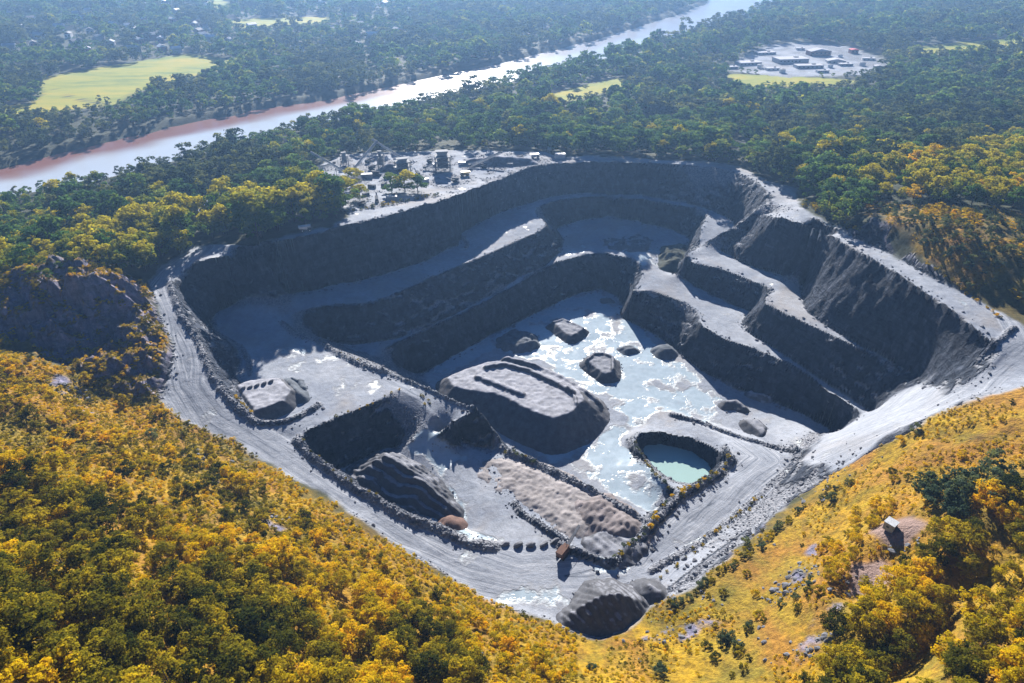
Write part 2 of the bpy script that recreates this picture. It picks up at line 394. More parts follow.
ramp_poly = L([(1000,356,10),(1015,384,10),(965,399,3),(925,417,-4),(885,435,-14),(859,456,-24),(829,475,-38),(798,462,-53.0),(828,443,-61),(850,428,-52),(873,412,-43),(890,398,-34),(908,386,-24),(925,380,-18),(948,394,-3),(985,372,5)])
ramp2_poly = L([(378,371,-25),(434,393,-26.5),(472,410,-28.5),(455,420,-29.5),(438,432,-31.5),(428,442,-34),(445,455,-42),(420,462,-41),(398,456,-39),(410,442,-35),(424,429,-31),(430,413,-28),(416,399,-26),(399,390,-24.5)])
rampm = blur((inside(GX, GY, ramp_poly) | inside(GX, GY, ramp2_poly)).astype(float), 2)
steep = steep * (1 - rampm)
# rock relief on the faces: buttresses and columns, and rubble at their feet
HF += steep * (fbm(GX, GY, 9, 4, 21) * 1.9 + fbm(GX, GY, 3.2, 2, 23) * 1.0 + .28 * np.sin(HF * 6.283 / 5.5 + fbm(GX, GY, 40, 2, 25) * 4))
HF += inqs * (1 - steep) * (fbm(GX, GY, 30, 3, 31) * .35 + fbm(GX, GY, 5, 2, 33) * .10)
# rock berms along the road and bench edges
berms = [(L([(171,284,-1),(184,317,-4),(201,343,-8),(214,377,-13),(232,400,-17),(253,420,-21)]), 1.4, 3.2),
         (LZ(-24, [(282,323),(294,334),(317,341),(340,354),(362,365),(384,371)]), 1.3, 2.2),
         (L([(384,372,-25),(410,382,-25.8),(434,392,-26.5),(474,409,-28.5)]), 1.1, 1.5),
         (L([(299,440,-25.7),(312,454,-27.0),(350,483,-31.1),(400,513,-35.2),(434,525,-37.9),(467,541,-40.6),(493,547,-42.0)]), 1.9, 3.4),
         (L([(504,450,-42.0),(530,460,-42.0),(553,470,-42.0),(587,487,-42.0),(627,510,-42.7),(642,520,-43.5)]), 1.8, 3.2),
         (L([(613,563,-42.7),(640,536,-43.4),(673,499,-46.8),(717,473,-51.2),(730,458,-52.9)]), 2.0, 3.6),
         (LZ(-58, [(672,411),(700,420),(730,432),(762,443),(795,457)]), 1.6, 1.6),
         (L([(560,545,-42.0),(585,555,-42.0),(612,564,-42.7)]), 2.0, 1.8),
         (LZ(-42, [(514,503),(520,512),(540,525),(565,541)]), 1.6, 1.4),
         (LZ(-42, [(438,437),(465,447),(490,452)]), .9, 1.2),
         (L([(796,463,-56.0),(762,495,-54.1),(700,543,-48.4),(650,571,-44.6)]), 1.6, 1.8),
         (L([(1003,352,0),(990,366,-3),(965,386,-8)]), 1.2, 1.5),
         (LZ(-24, [(213,322),(218,334),(240,347),(249,360),(250,375)]), 1.0, 1.6),
         (LZ(-23, [(262,424),(285,420),(312,408),(318,403)]), 1.6, 2.0),
         (L([(749,532,-44.2),(715,556,-43.5),(672,590,-41.5)]), 1.4, 2.0),
         (LZ(-22,[(465,247),(468,242),(463,235),(458,231)]), 1.0, 1.4)]
bermmask = np.zeros_like(HF)
for l, bh, bw in berms:
    x0, x1 = l[:, 0].min() - 12, l[:, 0].max() + 12; y0, y1 = l[:, 1].min() - 12, l[:, 1].max() + 12
    ia, ib = np.searchsorted(gx, [x0, x1]); ja, jb = np.searchsorted(gy, [y0, y1])
    d, _ = dist_poly(GX[ja:jb, ia:ib], GY[ja:jb, ia:ib], l)
    f = np.clip(1 - (d / bw) ** 2, 0, 1) ; n_ = fbm(GX[ja:jb, ia:ib], GY[ja:jb, ia:ib], 3.0, 2, 41)
    HF[ja:jb, ia:ib] += f * bh * (1 + .3 * n_)
    bermmask[ja:jb, ia:ib] = np.maximum(bermmask[ja:jb, ia:ib], smooth(0, .5, f))

def H0(x, y):
    x = np.asarray(x, float); y = np.asarray(y, float)
    fx = np.clip((x - xL) / STEP, 0, HF.shape[1] - 1.001); fy = np.clip((y - yB) / STEP, 0, HF.shape[0] - 1.001)
    ix = fx.astype(int); iy = fy.astype(int); fx = fx - ix; fy = fy - iy
    z = (HF[iy, ix] * (1 - fx) + HF[iy, ix + 1] * fx) * (1 - fy) + (HF[iy + 1, ix] * (1 - fx) + HF[iy + 1, ix + 1] * fx) * fy
    ox = np.maximum(0, np.abs(x) - xR); oy = np.maximum(0, y - yT)
    near = 1 - smooth(260, 520, y)
    o = smooth(0, 160, np.hypot(ox, oy)) * (1 - .0 * near)
    far = -12 + fbm(x, y, 160, 2, 51) * 1.0
    out = (np.hypot(ox, oy) > 0)
    tgt = np.where(y < 520, far * (1 - near) + z * near, far)
    return np.where(out, z * (1 - o) + tgt * o, z)
def grow(a, st, lim, k):
    r = []; v = a
    while abs(v - lim) > 1e-6:
        v = v + st if lim > a else v - st; st = min(st * k, 400)
        if (lim > a and v >= lim) or (lim < a and v <= lim): v = lim
        r.append(v)
    return r
def axis(lo, hi, nlo, nhi, mids):
    a = np.arange(lo, hi + .5, STEP)
    # 8 m cells to the near limits, then growing to the far ones
    up = list(np.linspace(hi, mids[1], int((mids[1] - hi) / 8) + 1)[1:]) + grow(mids[1], 12, nhi, 1.25)
    dn = list(np.linspace(lo, mids[0], int((lo - mids[0]) / 8) + 1)[1:]) + grow(mids[0], 12, nlo, 1.25)
    return np.array(dn[::-1] + list(a) + up)
AX = axis(xL, xR, -6000, 6000, (-1700, 1700)); AY = axis(yB, yT, -1500, 6500, (-160, 2250))
X, Y = np.meshgrid(AX, AY)
Z = H0(X, Y)
rv = inside(X, Y, river) ; rvd = np.zeros_like(Z)
far = (Y > 500) | (np.abs(X) > 300)
dd, _ = dist_poly(X[far], Y[far], river, True)
sdr = np.full(Z.shape, 1e3); sdr[far] = np.where(rv[far], -dd, dd)
sdr2 = sdr + fbm(X, Y, 35, 3, 61) * 5
Z = np.where(sdr < 60, np.minimum(Z, -13.0 + 0 * Z) * smooth(60, 25, sdr) + Z * (1 - smooth(60, 25, sdr)), Z)
Z = np.where(sdr2 < 8, -20.6 + (np.maximum(sdr2, -6) + 6) / 14 * 7.0, Z)
print('terrain', Z.shape, Z.size)
# ------------------------------------------------------------------ masks per vertex
def soft(poly, k=4.0, seed=1, amp=2.0):
    x0, y0 = poly[:, :2].min(0) - 60; x1, y1 = poly[:, :2].max(0) + 60
    m = (X > x0) & (X < x1) & (Y > y0) & (Y < y1)
    r = np.zeros_like(Z); d, _ = dist_poly(X[m], Y[m], poly, True)
    d = np.where(inside(X[m], Y[m], poly), d, -d) + fbm(X[m], Y[m], 9, 3, seed) * amp
    r[m] = smooth(-k / 2, k / 2, d); return r
bare = soft(Q, 3, 71, 2.0)
bare = np.maximum(bare, soft(clearing, 3, 72, 3))
bare = np.maximum(bare, soft(comp, 4, 73, 5))
compm = soft(comp, 4, 73, 5)
pads = np.maximum(soft(L([(868,530,-6),(882,522,-6),(908,522,-4),(920,534,-3),(906,553,-5),(884,549,-7)]), 3, 74, 1), soft(L([(842,604,-15),(852,576,-13),(878,571,-12),(888,592,-11),(862,612,-14)]), 3, 79, 1.5))
gyy = np.gradient(Z, axis=0) / np.gradient(AY)[:, None]; gxx = np.gradient(Z, axis=1) / np.gradient(AX)[None]
slope = np.hypot(gxx, gyy)
inner = (Y < 720) & (np.abs(X) < 430)
rock = smooth(.72, 1.0, slope) * (inner & (bare > .3))
rock = np.maximum(rock, smooth(.75, 1.15, slope + fbm(X, Y, 6, 3, 75) * .3) * soft(knoll, 6, 76, 3) * .95)
outcrops = [L([(140/3,440-0,0)])] if False else []
for z_, pts in [(2, [(57,372),(66,374),(82,392),(92,410),(80,408),(60,390),(50,382)]), (-6, [(190,448),(205,460),(222,476),(213,475),(196,462)]), (-30, [(785,592),(800,562),(818,545),(822,552),(808,572),(795,598)]),
                (-22, [(784,668),(800,650),(812,630),(826,620),(830,640),(815,668),(795,683),(780,683)]), (-36, [(640,640),(700,622),(715,628),(690,638),(655,652)]), (-12, [(262,510),(290,522),(285,530),(262,520)])]:
    rock = np.maximum(rock, soft(LZ(z_, pts), 2, 77, 1.2) * smooth(-.1, .5, fbm(X, Y, 5, 3, 78)))
field = np.zeros_like(Z)
for i, f_ in enumerate((field1, lane1, field2, field3, field4, field5, field6, field7)): field = np.maximum(field, soft(f_, 5, 80 + i, 2))
wetp = [(-62, [(440,362),(480,340),(520,322),(560,296),(600,291),(628,312),(655,340),(690,372),(720,400),(705,425),(660,412),(640,425),(620,440),(640,465),(668,490),(652,516),(610,492),(560,463),(520,452),(590,440),(625,420),(600,395),(540,360),(500,350),(445,380),(420,376)]),
        (-42, [(404,457),(430,445),(450,455),(472,462),(446,480),(458,500),(470,525),(500,540),(495,545),(462,536),(436,522),(458,505),(446,490),(430,470)]),
        (-42, [(490,600),(520,592),(560,584),(552,605),(545,619),(520,612)]),
        (-24, [(300,345),(330,352),(360,367),(386,390),(345,404),(300,400),(280,380)]),
        (-24, [(468,250),(480,236),(500,224),(532,218),(540,228),(500,244)]), (-43, [(560,262),(570,250),(588,243),(600,250)]), (-43, [(620,256),(650,246),(655,262),(668,274),(640,266)]),
        (-43.5, [(560,590),(600,575),(650,560),(700,525),(710,528),(660,565),(610,582)])]
wet = np.zeros_like(Z); amt = [.9, 1.2, .8, .3, .3, .6, .8, .35]
for a_, (z_, pts) in zip(amt, wetp): wet = np.maximum(wet, a_ * soft(LZ(z_, pts), 10, 90, 3))
# roads: across and along coordinates for the wheel tracks
roads = [L([(196,255,0),(172,274,-1),(160,290,-2),(172,320,-5),(186,355,-9),(190,385,-13),(215,418,-18),(262,445,-24),(330,490,-29.8),(400,535,-36.6),(450,560,-40.0),(520,580,-42.0),(585,575,-42.7),(640,560,-43.4),(690,520,-47.8),(740,480,-52.7),(770,460,-55.6),(740,435,-58),(700,420,-60),(660,395,-62)]),
         L([(705,243,-22),(742,229,-13),(768,208,-1),(785,210,5),(810,212,0),(845,236,0),(880,258,1),(920,282,2),(960,310,2),(1000,340,2),(1015,365,1),(970,392,3),(925,412,-6),(880,430,-19),(830,450,-38),(790,465,-55.0)]),
         L([(376,370,-25),(400,382,-25.3),(430,397,-26.5),(445,412,-28.5),(432,430,-35.9),(415,448,-40.6),(400,470,-42.0)])]
ru = np.full(Z.shape, 50.0); rvv = np.zeros_like(Z); m = inner
for i, l in enumerate(roads):
    d, a_ = dist_poly(X[m], Y[m], l); a_ = a_ + i * 500
    o = d < ru[m]; t = ru[m]; t[o] = d[o]; ru[m] = t; t = rvv[m]; t[o] = a_[o]; rvv[m] = t
roadw = [14, 9, 6]
road = smooth(17, 11, ru) * (rock < .4) * bare * (slope < .5)
for i, l in enumerate(roads[1:]):
    d, a_ = dist_poly(X[m], Y[m], l); q_ = (rvv[m] >= 500) ; t = road[m]; t[q_] *= smooth(roadw[i + 1] + 2, roadw[i + 1] - 1, ru[m][q_]); road[m] = t
# loose scree: talus under the left road, gravel bank on the right, berms
bm_full = np.zeros_like(Z)
ia = np.searchsorted(AX, xL - .01); ja = np.searchsorted(AY, yB - .01)
bm_full[ja:ja + bermmask.shape[0], ia:ia + bermmask.shape[1]] = bermmask[:Z.shape[0], :]
scree = np.maximum(bm_full * .9, smooth(.35, .6, slope) * (rock < .5) * bare * inner)
for z_, pts in [(-12, [(184,310),(215,320),(240,345),(240,375),(215,377),(200,343)]), (-46, [(660,600),(715,556),(760,520),(792,485),(830,465),(870,446),(850,462),(829,478),(792,499),(749,538),(690,592)]), (2, [(306,174),(345,153),(480,151),(545,152),(560,160),(437,200),(384,215),(345,222),(318,200)])]:
    scree = np.maximum(scree, (.75 if z_ < 0 else .8 * smooth(-.5, .3, fbm(X, Y, 9, 3, 93))) * soft(LZ(z_, pts), 4, 95, 2))
scree = np.maximum(scree, compm * smooth(-.4, .4, fbm(X, Y, 26, 3, 89)) * .9)
rmk = np.maximum(soft(ramp_poly, 5, 92, 2), soft(ramp2_poly, 3, 91, 1))
rock = rock * (1 - rmk * .95); scree = scree * (1 - rmk * .8); road = np.maximum(road, rmk * .5)
PXv, PYv, DPv = project(X, Y, Z)
gold = soft(np.array([P(-150, 330, 10), P(150, 400, -12), P(262, 462, -24), P(400, 553, -40), P(600, 645, -45), P(660, 600, -40), P(829, 476, -40), P(925, 416, -18), P(1110, 385, 5), (430, -60, 40), (-430, -60, 60)]), 20, 99, 6)
ter = soft(L([(800,198,7),(842,208,17),(865,210,24),(895,214,31),(940,225,33),(985,240,33),(1100,272,32),(1100,350,14),(1024,327,14),(949,283,15),(900,256,11),(845,224,6)]), 8, 98, 3)
gold = np.maximum(gold, ter * (.25 + .75 * smooth(-.1, .5, fbm(X, Y, 20, 3, 96))))
gold = np.maximum(gold, soft(knoll, 8, 97, 4) * .7)
gold = np.maximum(gold, soft(L([(862,198,20),(960,203,28),(1100,222,32),(1100,272,32),(985,244,33),(940,229,33),(895,218,31)]), 8, 88, 4) * (.45 + .55 * smooth(-.2, .4, fbm(X, Y, 16, 3, 86))))

knt = np.maximum(soft(knoll, 8, 97, 4), (1 - bare) * inner)
# ------------------------------------------------------------------ terrain material
TM, t, b = mat('terrain'); q = NB(t)
pos = q.n('ShaderNodeNewGeometry').outputs['Position']
a = {k: q.attr(k) for k in ('bare', 'rock', 'field', 'wet', 'road', 'ru', 'rl', 'scree', 'gold')}
# bare ground: pale blue-grey crushed stone with damp and dusty patches
n1 = q.noise(pos, .035, 6, .6, .4); n2 = q.noise(pos, .35, 5, .65); n3 = q.noise(pos, 2.2, 4, .7)
g = q.ramp(n1, [(.3, (.25, .285, .36)), (.5, (.33, .365, .43)), (.72, (.42, .45, .51))])
g = q.mix(.55, g, q.ramp(n2, [(.25, (.55, .55, .55)), (.75, (1.3, 1.3, 1.3))]), 'MULTIPLY')
g = q.mix(.30, g, q.ramp(n3, [(.3, (.5, .5, .5)), (.7, (1.4, 1.4, 1.4))]), 'MULTIPLY')
brown = q.ramp(q.noise(pos, .02, 4, .6, .8), [(.52, 0.0), (.66, .55)])
g = q.mix(brown, g, (.31, .285, .27))
# road: wheel tracks
cv = q.n('ShaderNodeCombineXYZ'); q.l(q.math('ADD', a['ru'], q.math('MULTIPLY', q.noise(pos, .02, 2), 9.0)), cv.inputs[0]); q.l(q.math('MULTIPLY', a['rl'], .03), cv.inputs[1])
tr = q.noise(cv.outputs[0], .8, 6, .72, .9)
rc = q.ramp(tr, [(.34, (.11, .13, .17)), (.44, (.27, .30, .36)), (.54, (.34, .37, .43)), (.66, (.54, .57, .62))])
rc = q.mix(.35, rc, q.ramp(n2, [(.25, (.55, .55, .55)), (.75, (1.3, 1.3, 1.3))]), 'MULTIPLY')
g = q.mix(a['road'], g, rc)
# scree
vo = q.n('ShaderNodeTexVoronoi'); vo.inputs['Scale'].default_value = 1.1; q.l(pos, vo.inputs['Vector'])
sc = q.ramp(vo.outputs['Color'], [(.1, (.12, .135, .165)), (.5, (.20, .215, .25)), (.95, (.34, .35, .39))])
sc = q.mix(.6, sc, q.ramp(n3, [(.3, (.4, .4, .4)), (.7, (1.4, 1.4, 1.4))]), 'MULTIPLY')
g = q.mix(a['scree'], g, sc)
# milky water lying on the floor
wn = q.noise(pos, .06, 6, .6, .15)
wf = q.math('ADD', a['wet'], q.math('MULTIPLY', q.math('SUBTRACT', wn, .53), 3.4))
wm = q.ramp(wf, [(.40, 0.0), (.54, .5), (.74, 1.0)])
damp = q.ramp(wf, [(.28, 0.0), (.5, 1.0)])
g = q.mix(q.math('MULTIPLY', damp, .6), g, (.31, .305, .31))
g = q.mix(wm, g, q.ramp(n2, [(.3, (.34, .43, .50)), (.7, (.44, .53, .61))]))
# rock faces
sv = q.scalevec(pos, (.20, .20, .11)); col_n = q.noise(sv, 1.0, 10, .75, .8)
st = q.scalevec(pos, (.03, .03, .55)); str_n = q.noise(st, 1.0, 5, .6, .5)
rk = q.ramp(col_n, [(.28, (.012, .018, .032)), (.5, (.036, .050, .076)), (.66, (.075, .092, .125)), (.84, (.24, .27, .31))])
vf = q.n('ShaderNodeTexVoronoi'); vf.inputs['Scale'].default_value = 1.0; wv = q.n('ShaderNodeVectorMath', operation='ADD'); q.l(q.scalevec(pos, (.30, .30, .20)), wv.inputs[0]); nz = q.n('ShaderNodeTexNoise'); nz.inputs['Scale'].default_value = .3; q.l(pos, nz.inputs['Vector']); q.l(nz.outputs['Color'], wv.inputs[1]); q.l(wv.outputs[0], vf.inputs['Vector'])
rk = q.mix(.55, rk, q.ramp(vf.outputs['Color'], [(.15, (.45, .47, .5)), (.85, (1.6, 1.55, 1.55))]), 'MULTIPLY')
rk = q.mix(.5, rk, q.ramp(str_n, [(.3, (.45, .45, .45)), (.7, (1.4, 1.4, 1.4))]), 'MULTIPLY')
big = q.noise(pos, .02, 3); kn_t = q.attr('knoll'); rk = q.mix(kn_t, rk, q.mix(1.0, rk, (5.0, 3.7, 3.5), 'MULTIPLY'))
rk = q.mix(.5, rk, q.ramp(big, [(.35, (.7, .72, .8)), (.65, (1.35, 1.3, 1.35))]), 'MULTIPLY')
# plant cover
v1 = q.noise(pos, .05, 6, .65, .6); v2 = q.noise(pos, .5, 5, .7); v3 = q.noise(pos, .015, 3)
gc = q.ramp(v1, [(.28, (.08, .075, .012)), (.42, (.28, .20, .012)), (.56, (.52, .31, .012)), (.72, (.58, .41, .015))])
gc = q.mix(q.ramp(v3, [(.45, 0.0), (.62, .55)]), gc, (.25, .21, .035))
gc = q.mix(q.ramp(q.noise(pos, .028, 5, .65, 1.0), [(.45, 0.0), (.62, .75)]), gc, (.42, .19, .03))
gc = q.mix(.85, gc, q.ramp(v2, [(.3, (.25, .25, .25)), (.7, (1.3, 1.3, 1.3))]), 'MULTIPLY')
fc = q.ramp(v2, [(.3, (.018, .026, .014)), (.7, (.05, .06, .028))])
vg = q.mix(a['gold'], fc, gc)
fl = q.ramp(q.noise(q.scalevec(pos, (.4, 1.2, 1)), .03, 5, .6), [(.3, (.13, .20, .01)), (.5, (.30, .31, .01)), (.7, (.44, .35, .01))])
vg = q.mix(a['field'], vg, fl)
vg = q.mix(q.attr('pads'), vg, q.mix(n2, (.20, .14, .13), (.42, .30, .26)))
colr = q.mix(a['bare'], vg, g)
colr = q.mix(a['rock'], colr, rk)
q.l(colr, b.inputs['Base Color'])
wb = q.math('MULTIPLY', wm, q.math('MULTIPLY', a['bare'], q.math('SUBTRACT', 1.0, a['rock'])))
ro = q.math('SUBTRACT', .92, q.math('MULTIPLY', wb, .78)); q.l(ro, b.inputs['Roughness'])
b.inputs['Specular IOR Level'].default_value = .3
hb = q.mix(a['rock'], q.math('MULTIPLY', q.math('ADD', n2, q.math('MULTIPLY', n3, .5)), .35), q.math('MULTIPLY', q.math('ADD', q.math('ADD', col_n, q.math('MULTIPLY', vf.outputs['Distance'], .5)), q.math('MULTIPLY', str_n, .6)), 3.0))
hb = q.mix(a['scree'], hb, q.math('MULTIPLY', vo.outputs['Distance'], .5))
hb = q.mix(wb, hb, 0.0)
hb = q.mix(q.math('MULTIPLY', a['gold'], q.math('SUBTRACT', 1.0, a['bare'])), hb, q.math('MULTIPLY', v2, 1.6))
q.l(q.bump(hb, .9, 1.2), b.inputs['Normal'])

# ------------------------------------------------------------------ one sheet of ground, split by what it is
ny_, nx_ = Z.shape
idx = np.arange(ny_ * nx_).reshape(ny_, nx_)
F = np.stack([idx[:-1, :-1], idx[:-1, 1:], idx[1:, 1:], idx[1:, :-1]], -1).reshape(-1, 4)
def fm(a_): return ((a_[:-1, :-1] + a_[1:, 1:] + a_[:-1, 1:] + a_[1:, :-1]) / 4).ravel()
fb, fr, ff, fw, fo, fg = fm(bare), fm(rock), fm(field), fm(wet * (fbm(X, Y, 22, 3, 99) * .5 + .9)), fm(road), fm(gold)
cls = np.where(fb > .5, 1, 0)
cls = np.where((fb > .5) & (fo > .5), 2, cls); cls = np.where((fb > .5) & (fw > .62), 3, cls)
cls = np.where(fr > .5, 4, cls); cls = np.where((fb < .5) & (ff > .5), 5, cls); cls = np.where((fb < .5) & (fr < .5) & (ff < .5) & (fg > .5), 6, cls)
V = np.stack([X, Y, Z], -1).reshape(-1, 3)
attrs = dict(pads=pads, knoll=knt, bare=bare, rock=rock, field=field, wet=wet, road=road, ru=ru, rl=rvv, scree=scree, gold=gold)
for k, (nm, lab) in enumerate([('ground', 'dark forest ground reaching the horizon'), ('quarry_ground', 'pale blue grey crushed stone benches and floor of the quarry'), ('haul_road', 'pale dusty haul road with dark wheel tracks round the pit'),
                        ('shallow_water', 'milky shallow water lying on the quarry floor'), ('quarry_rock_terrain', 'dark blue grey blasted rock faces of the terraces'), ('meadow_field', 'yellow green open fields beyond the river'),
                        ('hillside', 'golden autumn hillside falling to the quarry')]):
    fs = F[cls == k]
    if not len(fs): continue
    used, inv = np.unique(fs, return_inverse=True)
    me = mesh_from(nm, V[used], inv.reshape(-1, 4), TM, True)
    for an, av in attrs.items():
        at = me.attributes.new(an, 'FLOAT', 'POINT'); at.data.foreach_set('value', av.ravel()[used].astype(np.float32))
    tag(link(nm, me), lab, None, None, 'structure')

def HZ(x, y):
    """ground height from the finished sheet"""
    x = np.asarray(x, float); y = np.asarray(y, float)
    ix = np.clip(np.searchsorted(AX, x) - 1, 0, len(AX) - 2); iy = np.clip(np.searchsorted(AY, y) - 1, 0, len(AY) - 2)
    fx = np.clip((x - AX[ix]) / (AX[ix + 1] - AX[ix]), 0, 1); fy = np.clip((y - AY[iy]) / (AY[iy + 1] - AY[iy]), 0, 1)
    return (Z[iy, ix] * (1 - fx) + Z[iy, ix + 1] * fx) * (1 - fy) + (Z[iy + 1, ix] * (1 - fx) + Z[iy + 1, ix + 1] * fx) * fy
def samp(A, x, y):
    ix = np.clip(np.searchsorted(AX, x) - 1, 0, len(AX) - 2); iy = np.clip(np.searchsorted(AY, y) - 1, 0, len(AY) - 2)
    return A[iy, ix]
def ground_at(px, py):
    """where the line of sight through a point of the photo meets the ground"""
    dx, dy, dz = ray(px, py); d = np.array([dx, dy, dz]); t0 = None
    ts = np.arange(60, 2600, 1.0); pts = np.array([0, 0, CAM_H])[None] + ts[:, None] * d[None]
    g_ = HZ(pts[:, 0], pts[:, 1]); k = np.argmax(pts[:, 2] < g_)
    return Vector((pts[k, 0], pts[k, 1], float(g_[k])))

# water
def water_mat(name, col, rough, bs, bsc):
    m, t, b = mat(name); q = NB(t); pos = q.n('ShaderNodeNewGeometry').outputs['Position']
    n = q.noise(pos, bsc, 3); cc = q.ramp(q.noise(pos, .006, 4), [(.3, tuple(c_ * .85 for c_ in col)), (.7, col)])
    if name == 'river_water': cc = q.mix(q.attr('bank_refl'), cc, (.26, .13, .11))  # painted reflection: reddish water where the far bank hides the pale sky
    q.l(cc, b.inputs['Base Color'])
    b.inputs['Roughness'].default_value = rough; b.inputs['IOR'].default_value = 1.33
    q.l(q.bump(n, bs, .3), b.inputs['Normal']); return m
wr = water_mat('river_water', (.55, .62, .72), .2, .35, .25)
wx = np.linspace(-1700, 1700, 340); wy = np.linspace(480, 2250, 220); WX, WY = np.meshgrid(wx, wy)
wi = np.arange(WX.size).reshape(WX.shape)
near_r = dist_poly(WX, WY, river, True)[0]; ins = inside(WX, WY, river) | (near_r < 40)
upb = dist_poly(WX, WY, river[:16])[0]; lob = dist_poly(WX, WY, river[20:])[0]
bank_refl_ = smooth(.52, .24, upb / (upb + lob + 1e-6) + fbm(WX, WY, 60, 3, 402) * .10) * (.3 + .7 * smooth(150, -250, WX))
wf_ = np.stack([wi[:-1, :-1], wi[:-1, 1:], wi[1:, 1:], wi[1:, :-1]], -1).reshape(-1, 4)
keep = ins[:-1, :-1] | ins[1:, 1:] | ins[:-1, 1:] | ins[1:, :-1]
wf_ = wf_[keep.ravel()]; used, inv = np.unique(wf_, return_inverse=True)
me = mesh_from('river_water', np.stack([WX, WY, np.full(WX.shape, RIVZ)], -1).reshape(-1, 3)[used], inv.reshape(-1, 4), wr)
at = me.attributes.new('bank_refl', 'FLOAT', 'POINT'); at.data.foreach_set('value', bank_refl_.ravel()[used].astype(np.float32))
tag(link('river_water', me), 'wide pale river with reddish brown edge', None, None, 'structure')
pw = LZ(-65.8, [(636,441),(660,438),(690,443),(713,455),(722,470),(712,490),(690,496),(666,490),(645,472)])
bm_ = bmesh.new(); bm_.faces.new([bm_.verts.new(p) for p in pw]); bmesh.ops.recalc_face_normals(bm_, faces=bm_.faces)
me = bpy.data.meshes.new('pond_water'); bm_.to_mesh(me); bm_.free(); me.materials.append(water_mat('pond_water', (.40, .58, .56), .12, .1, .5))
tag(link('pond_water', me), 'milky green pond in the dug hollow', None, None, 'structure')

# ------------------------------------------------------------------ haze
m = bpy.data.materials.new('haze'); m.use_nodes = True; t = m.node_tree; t.nodes.clear()
out = t.nodes.new('ShaderNodeOutputMaterial'); pv = t.nodes.new('ShaderNodeVolumePrincipled')
pv.inputs['Color'].default_value = (.30, .55, 1.0, 1); pv.inputs['Density'].default_value = HAZE; pv.inputs['Anisotropy'].default_value = .45
t.links.new(pv.outputs[0], out.inputs['Volume'])
m.cycles.homogeneous_volume = True
mb = MB(); mb.box((0, 2500, 79), (12400, 8400, 224)); hz = mb.build('haze', m); tag(hz, 'thin blue haze over the valley', None, None, 'stuff')
# ------------------------------------------------------------------ foliage
def leaf_mat(name, stops, trans=.35, sunlit_top=None, sat=1.0):
    m = bpy.data.materials.new(name); m.use_nodes = True; t = m.node_tree; t.nodes.clear(); q = NB(t)
    out = q.n('ShaderNodeOutputMaterial')
    rnd = q.n('ShaderNodeObjectInfo').outputs['Random']; tone = q.attr('tone')
    f = q.math('ADD', q.math('MULTIPLY', rnd, .55), q.math('MULTIPLY', tone, .45))
    col = q.ramp(f, stops)
    if sunlit_top:  # paints sunlit crown tops: leaf colour shifts to yellow with height
        col = q.mix(q.ramp(q.math('ADD', q.attr('hgt'), q.math('MULTIPLY', q.math('SUBTRACT', rnd, .5), .7)), [(.62, 0.0), (1.0, .75)]), col, sunlit_top)
    d = q.n('ShaderNodeBsdfDiffuse'); tr = q.n('ShaderNodeBsdfTranslucent'); q.l(col, d.inputs[0])
    q.l(q.mix(1.0, col, (1.25, 1.15, .6), 'MULTIPLY'), tr.inputs[0])
    mx = q.n('ShaderNodeMixShader'); mx.inputs[0].default_value = trans; q.l(d.outputs[0], mx.inputs[1]); q.l(tr.outputs[0], mx.inputs[2])
    q.l(mx.outputs[0], out.inputs[0]); return m
bark = simple('bark', (.10, .085, .07), .9)
M_gold = leaf_mat('golden_leaves', [(.15, (.20, .17, .015)), (.38, (.46, .37, .012)), (.6, (.72, .53, .012)), (.82, (.80, .54, .012)), (.98, (.80, .44, .015))], .5)
M_olive = leaf_mat('olive_leaves', [(.15, (.035, .05, .012)), (.38, (.13, .13, .014)), (.6, (.33, .28, .018)), (.9, (.62, .47, .02))], .45)
M_green = leaf_mat('green_leaves', [(.15, (.05, .12, .055)), (.45, (.10, .20, .08)), (.7, (.17, .27, .08)), (.92, (.36, .40, .07))], .5)
M_dark = leaf_mat('dark_leaves', [(.1, (.05, .085, .055)), (.5, (.10, .14, .08)), (.9, (.22, .25, .10))], .42)
M_ygreen = leaf_mat('yellow_green_leaves', [(.15, (.06, .15, .04)), (.45, (.12, .22, .045)), (.8, (.24, .30, .04))], .48, (.62, .54, .04))

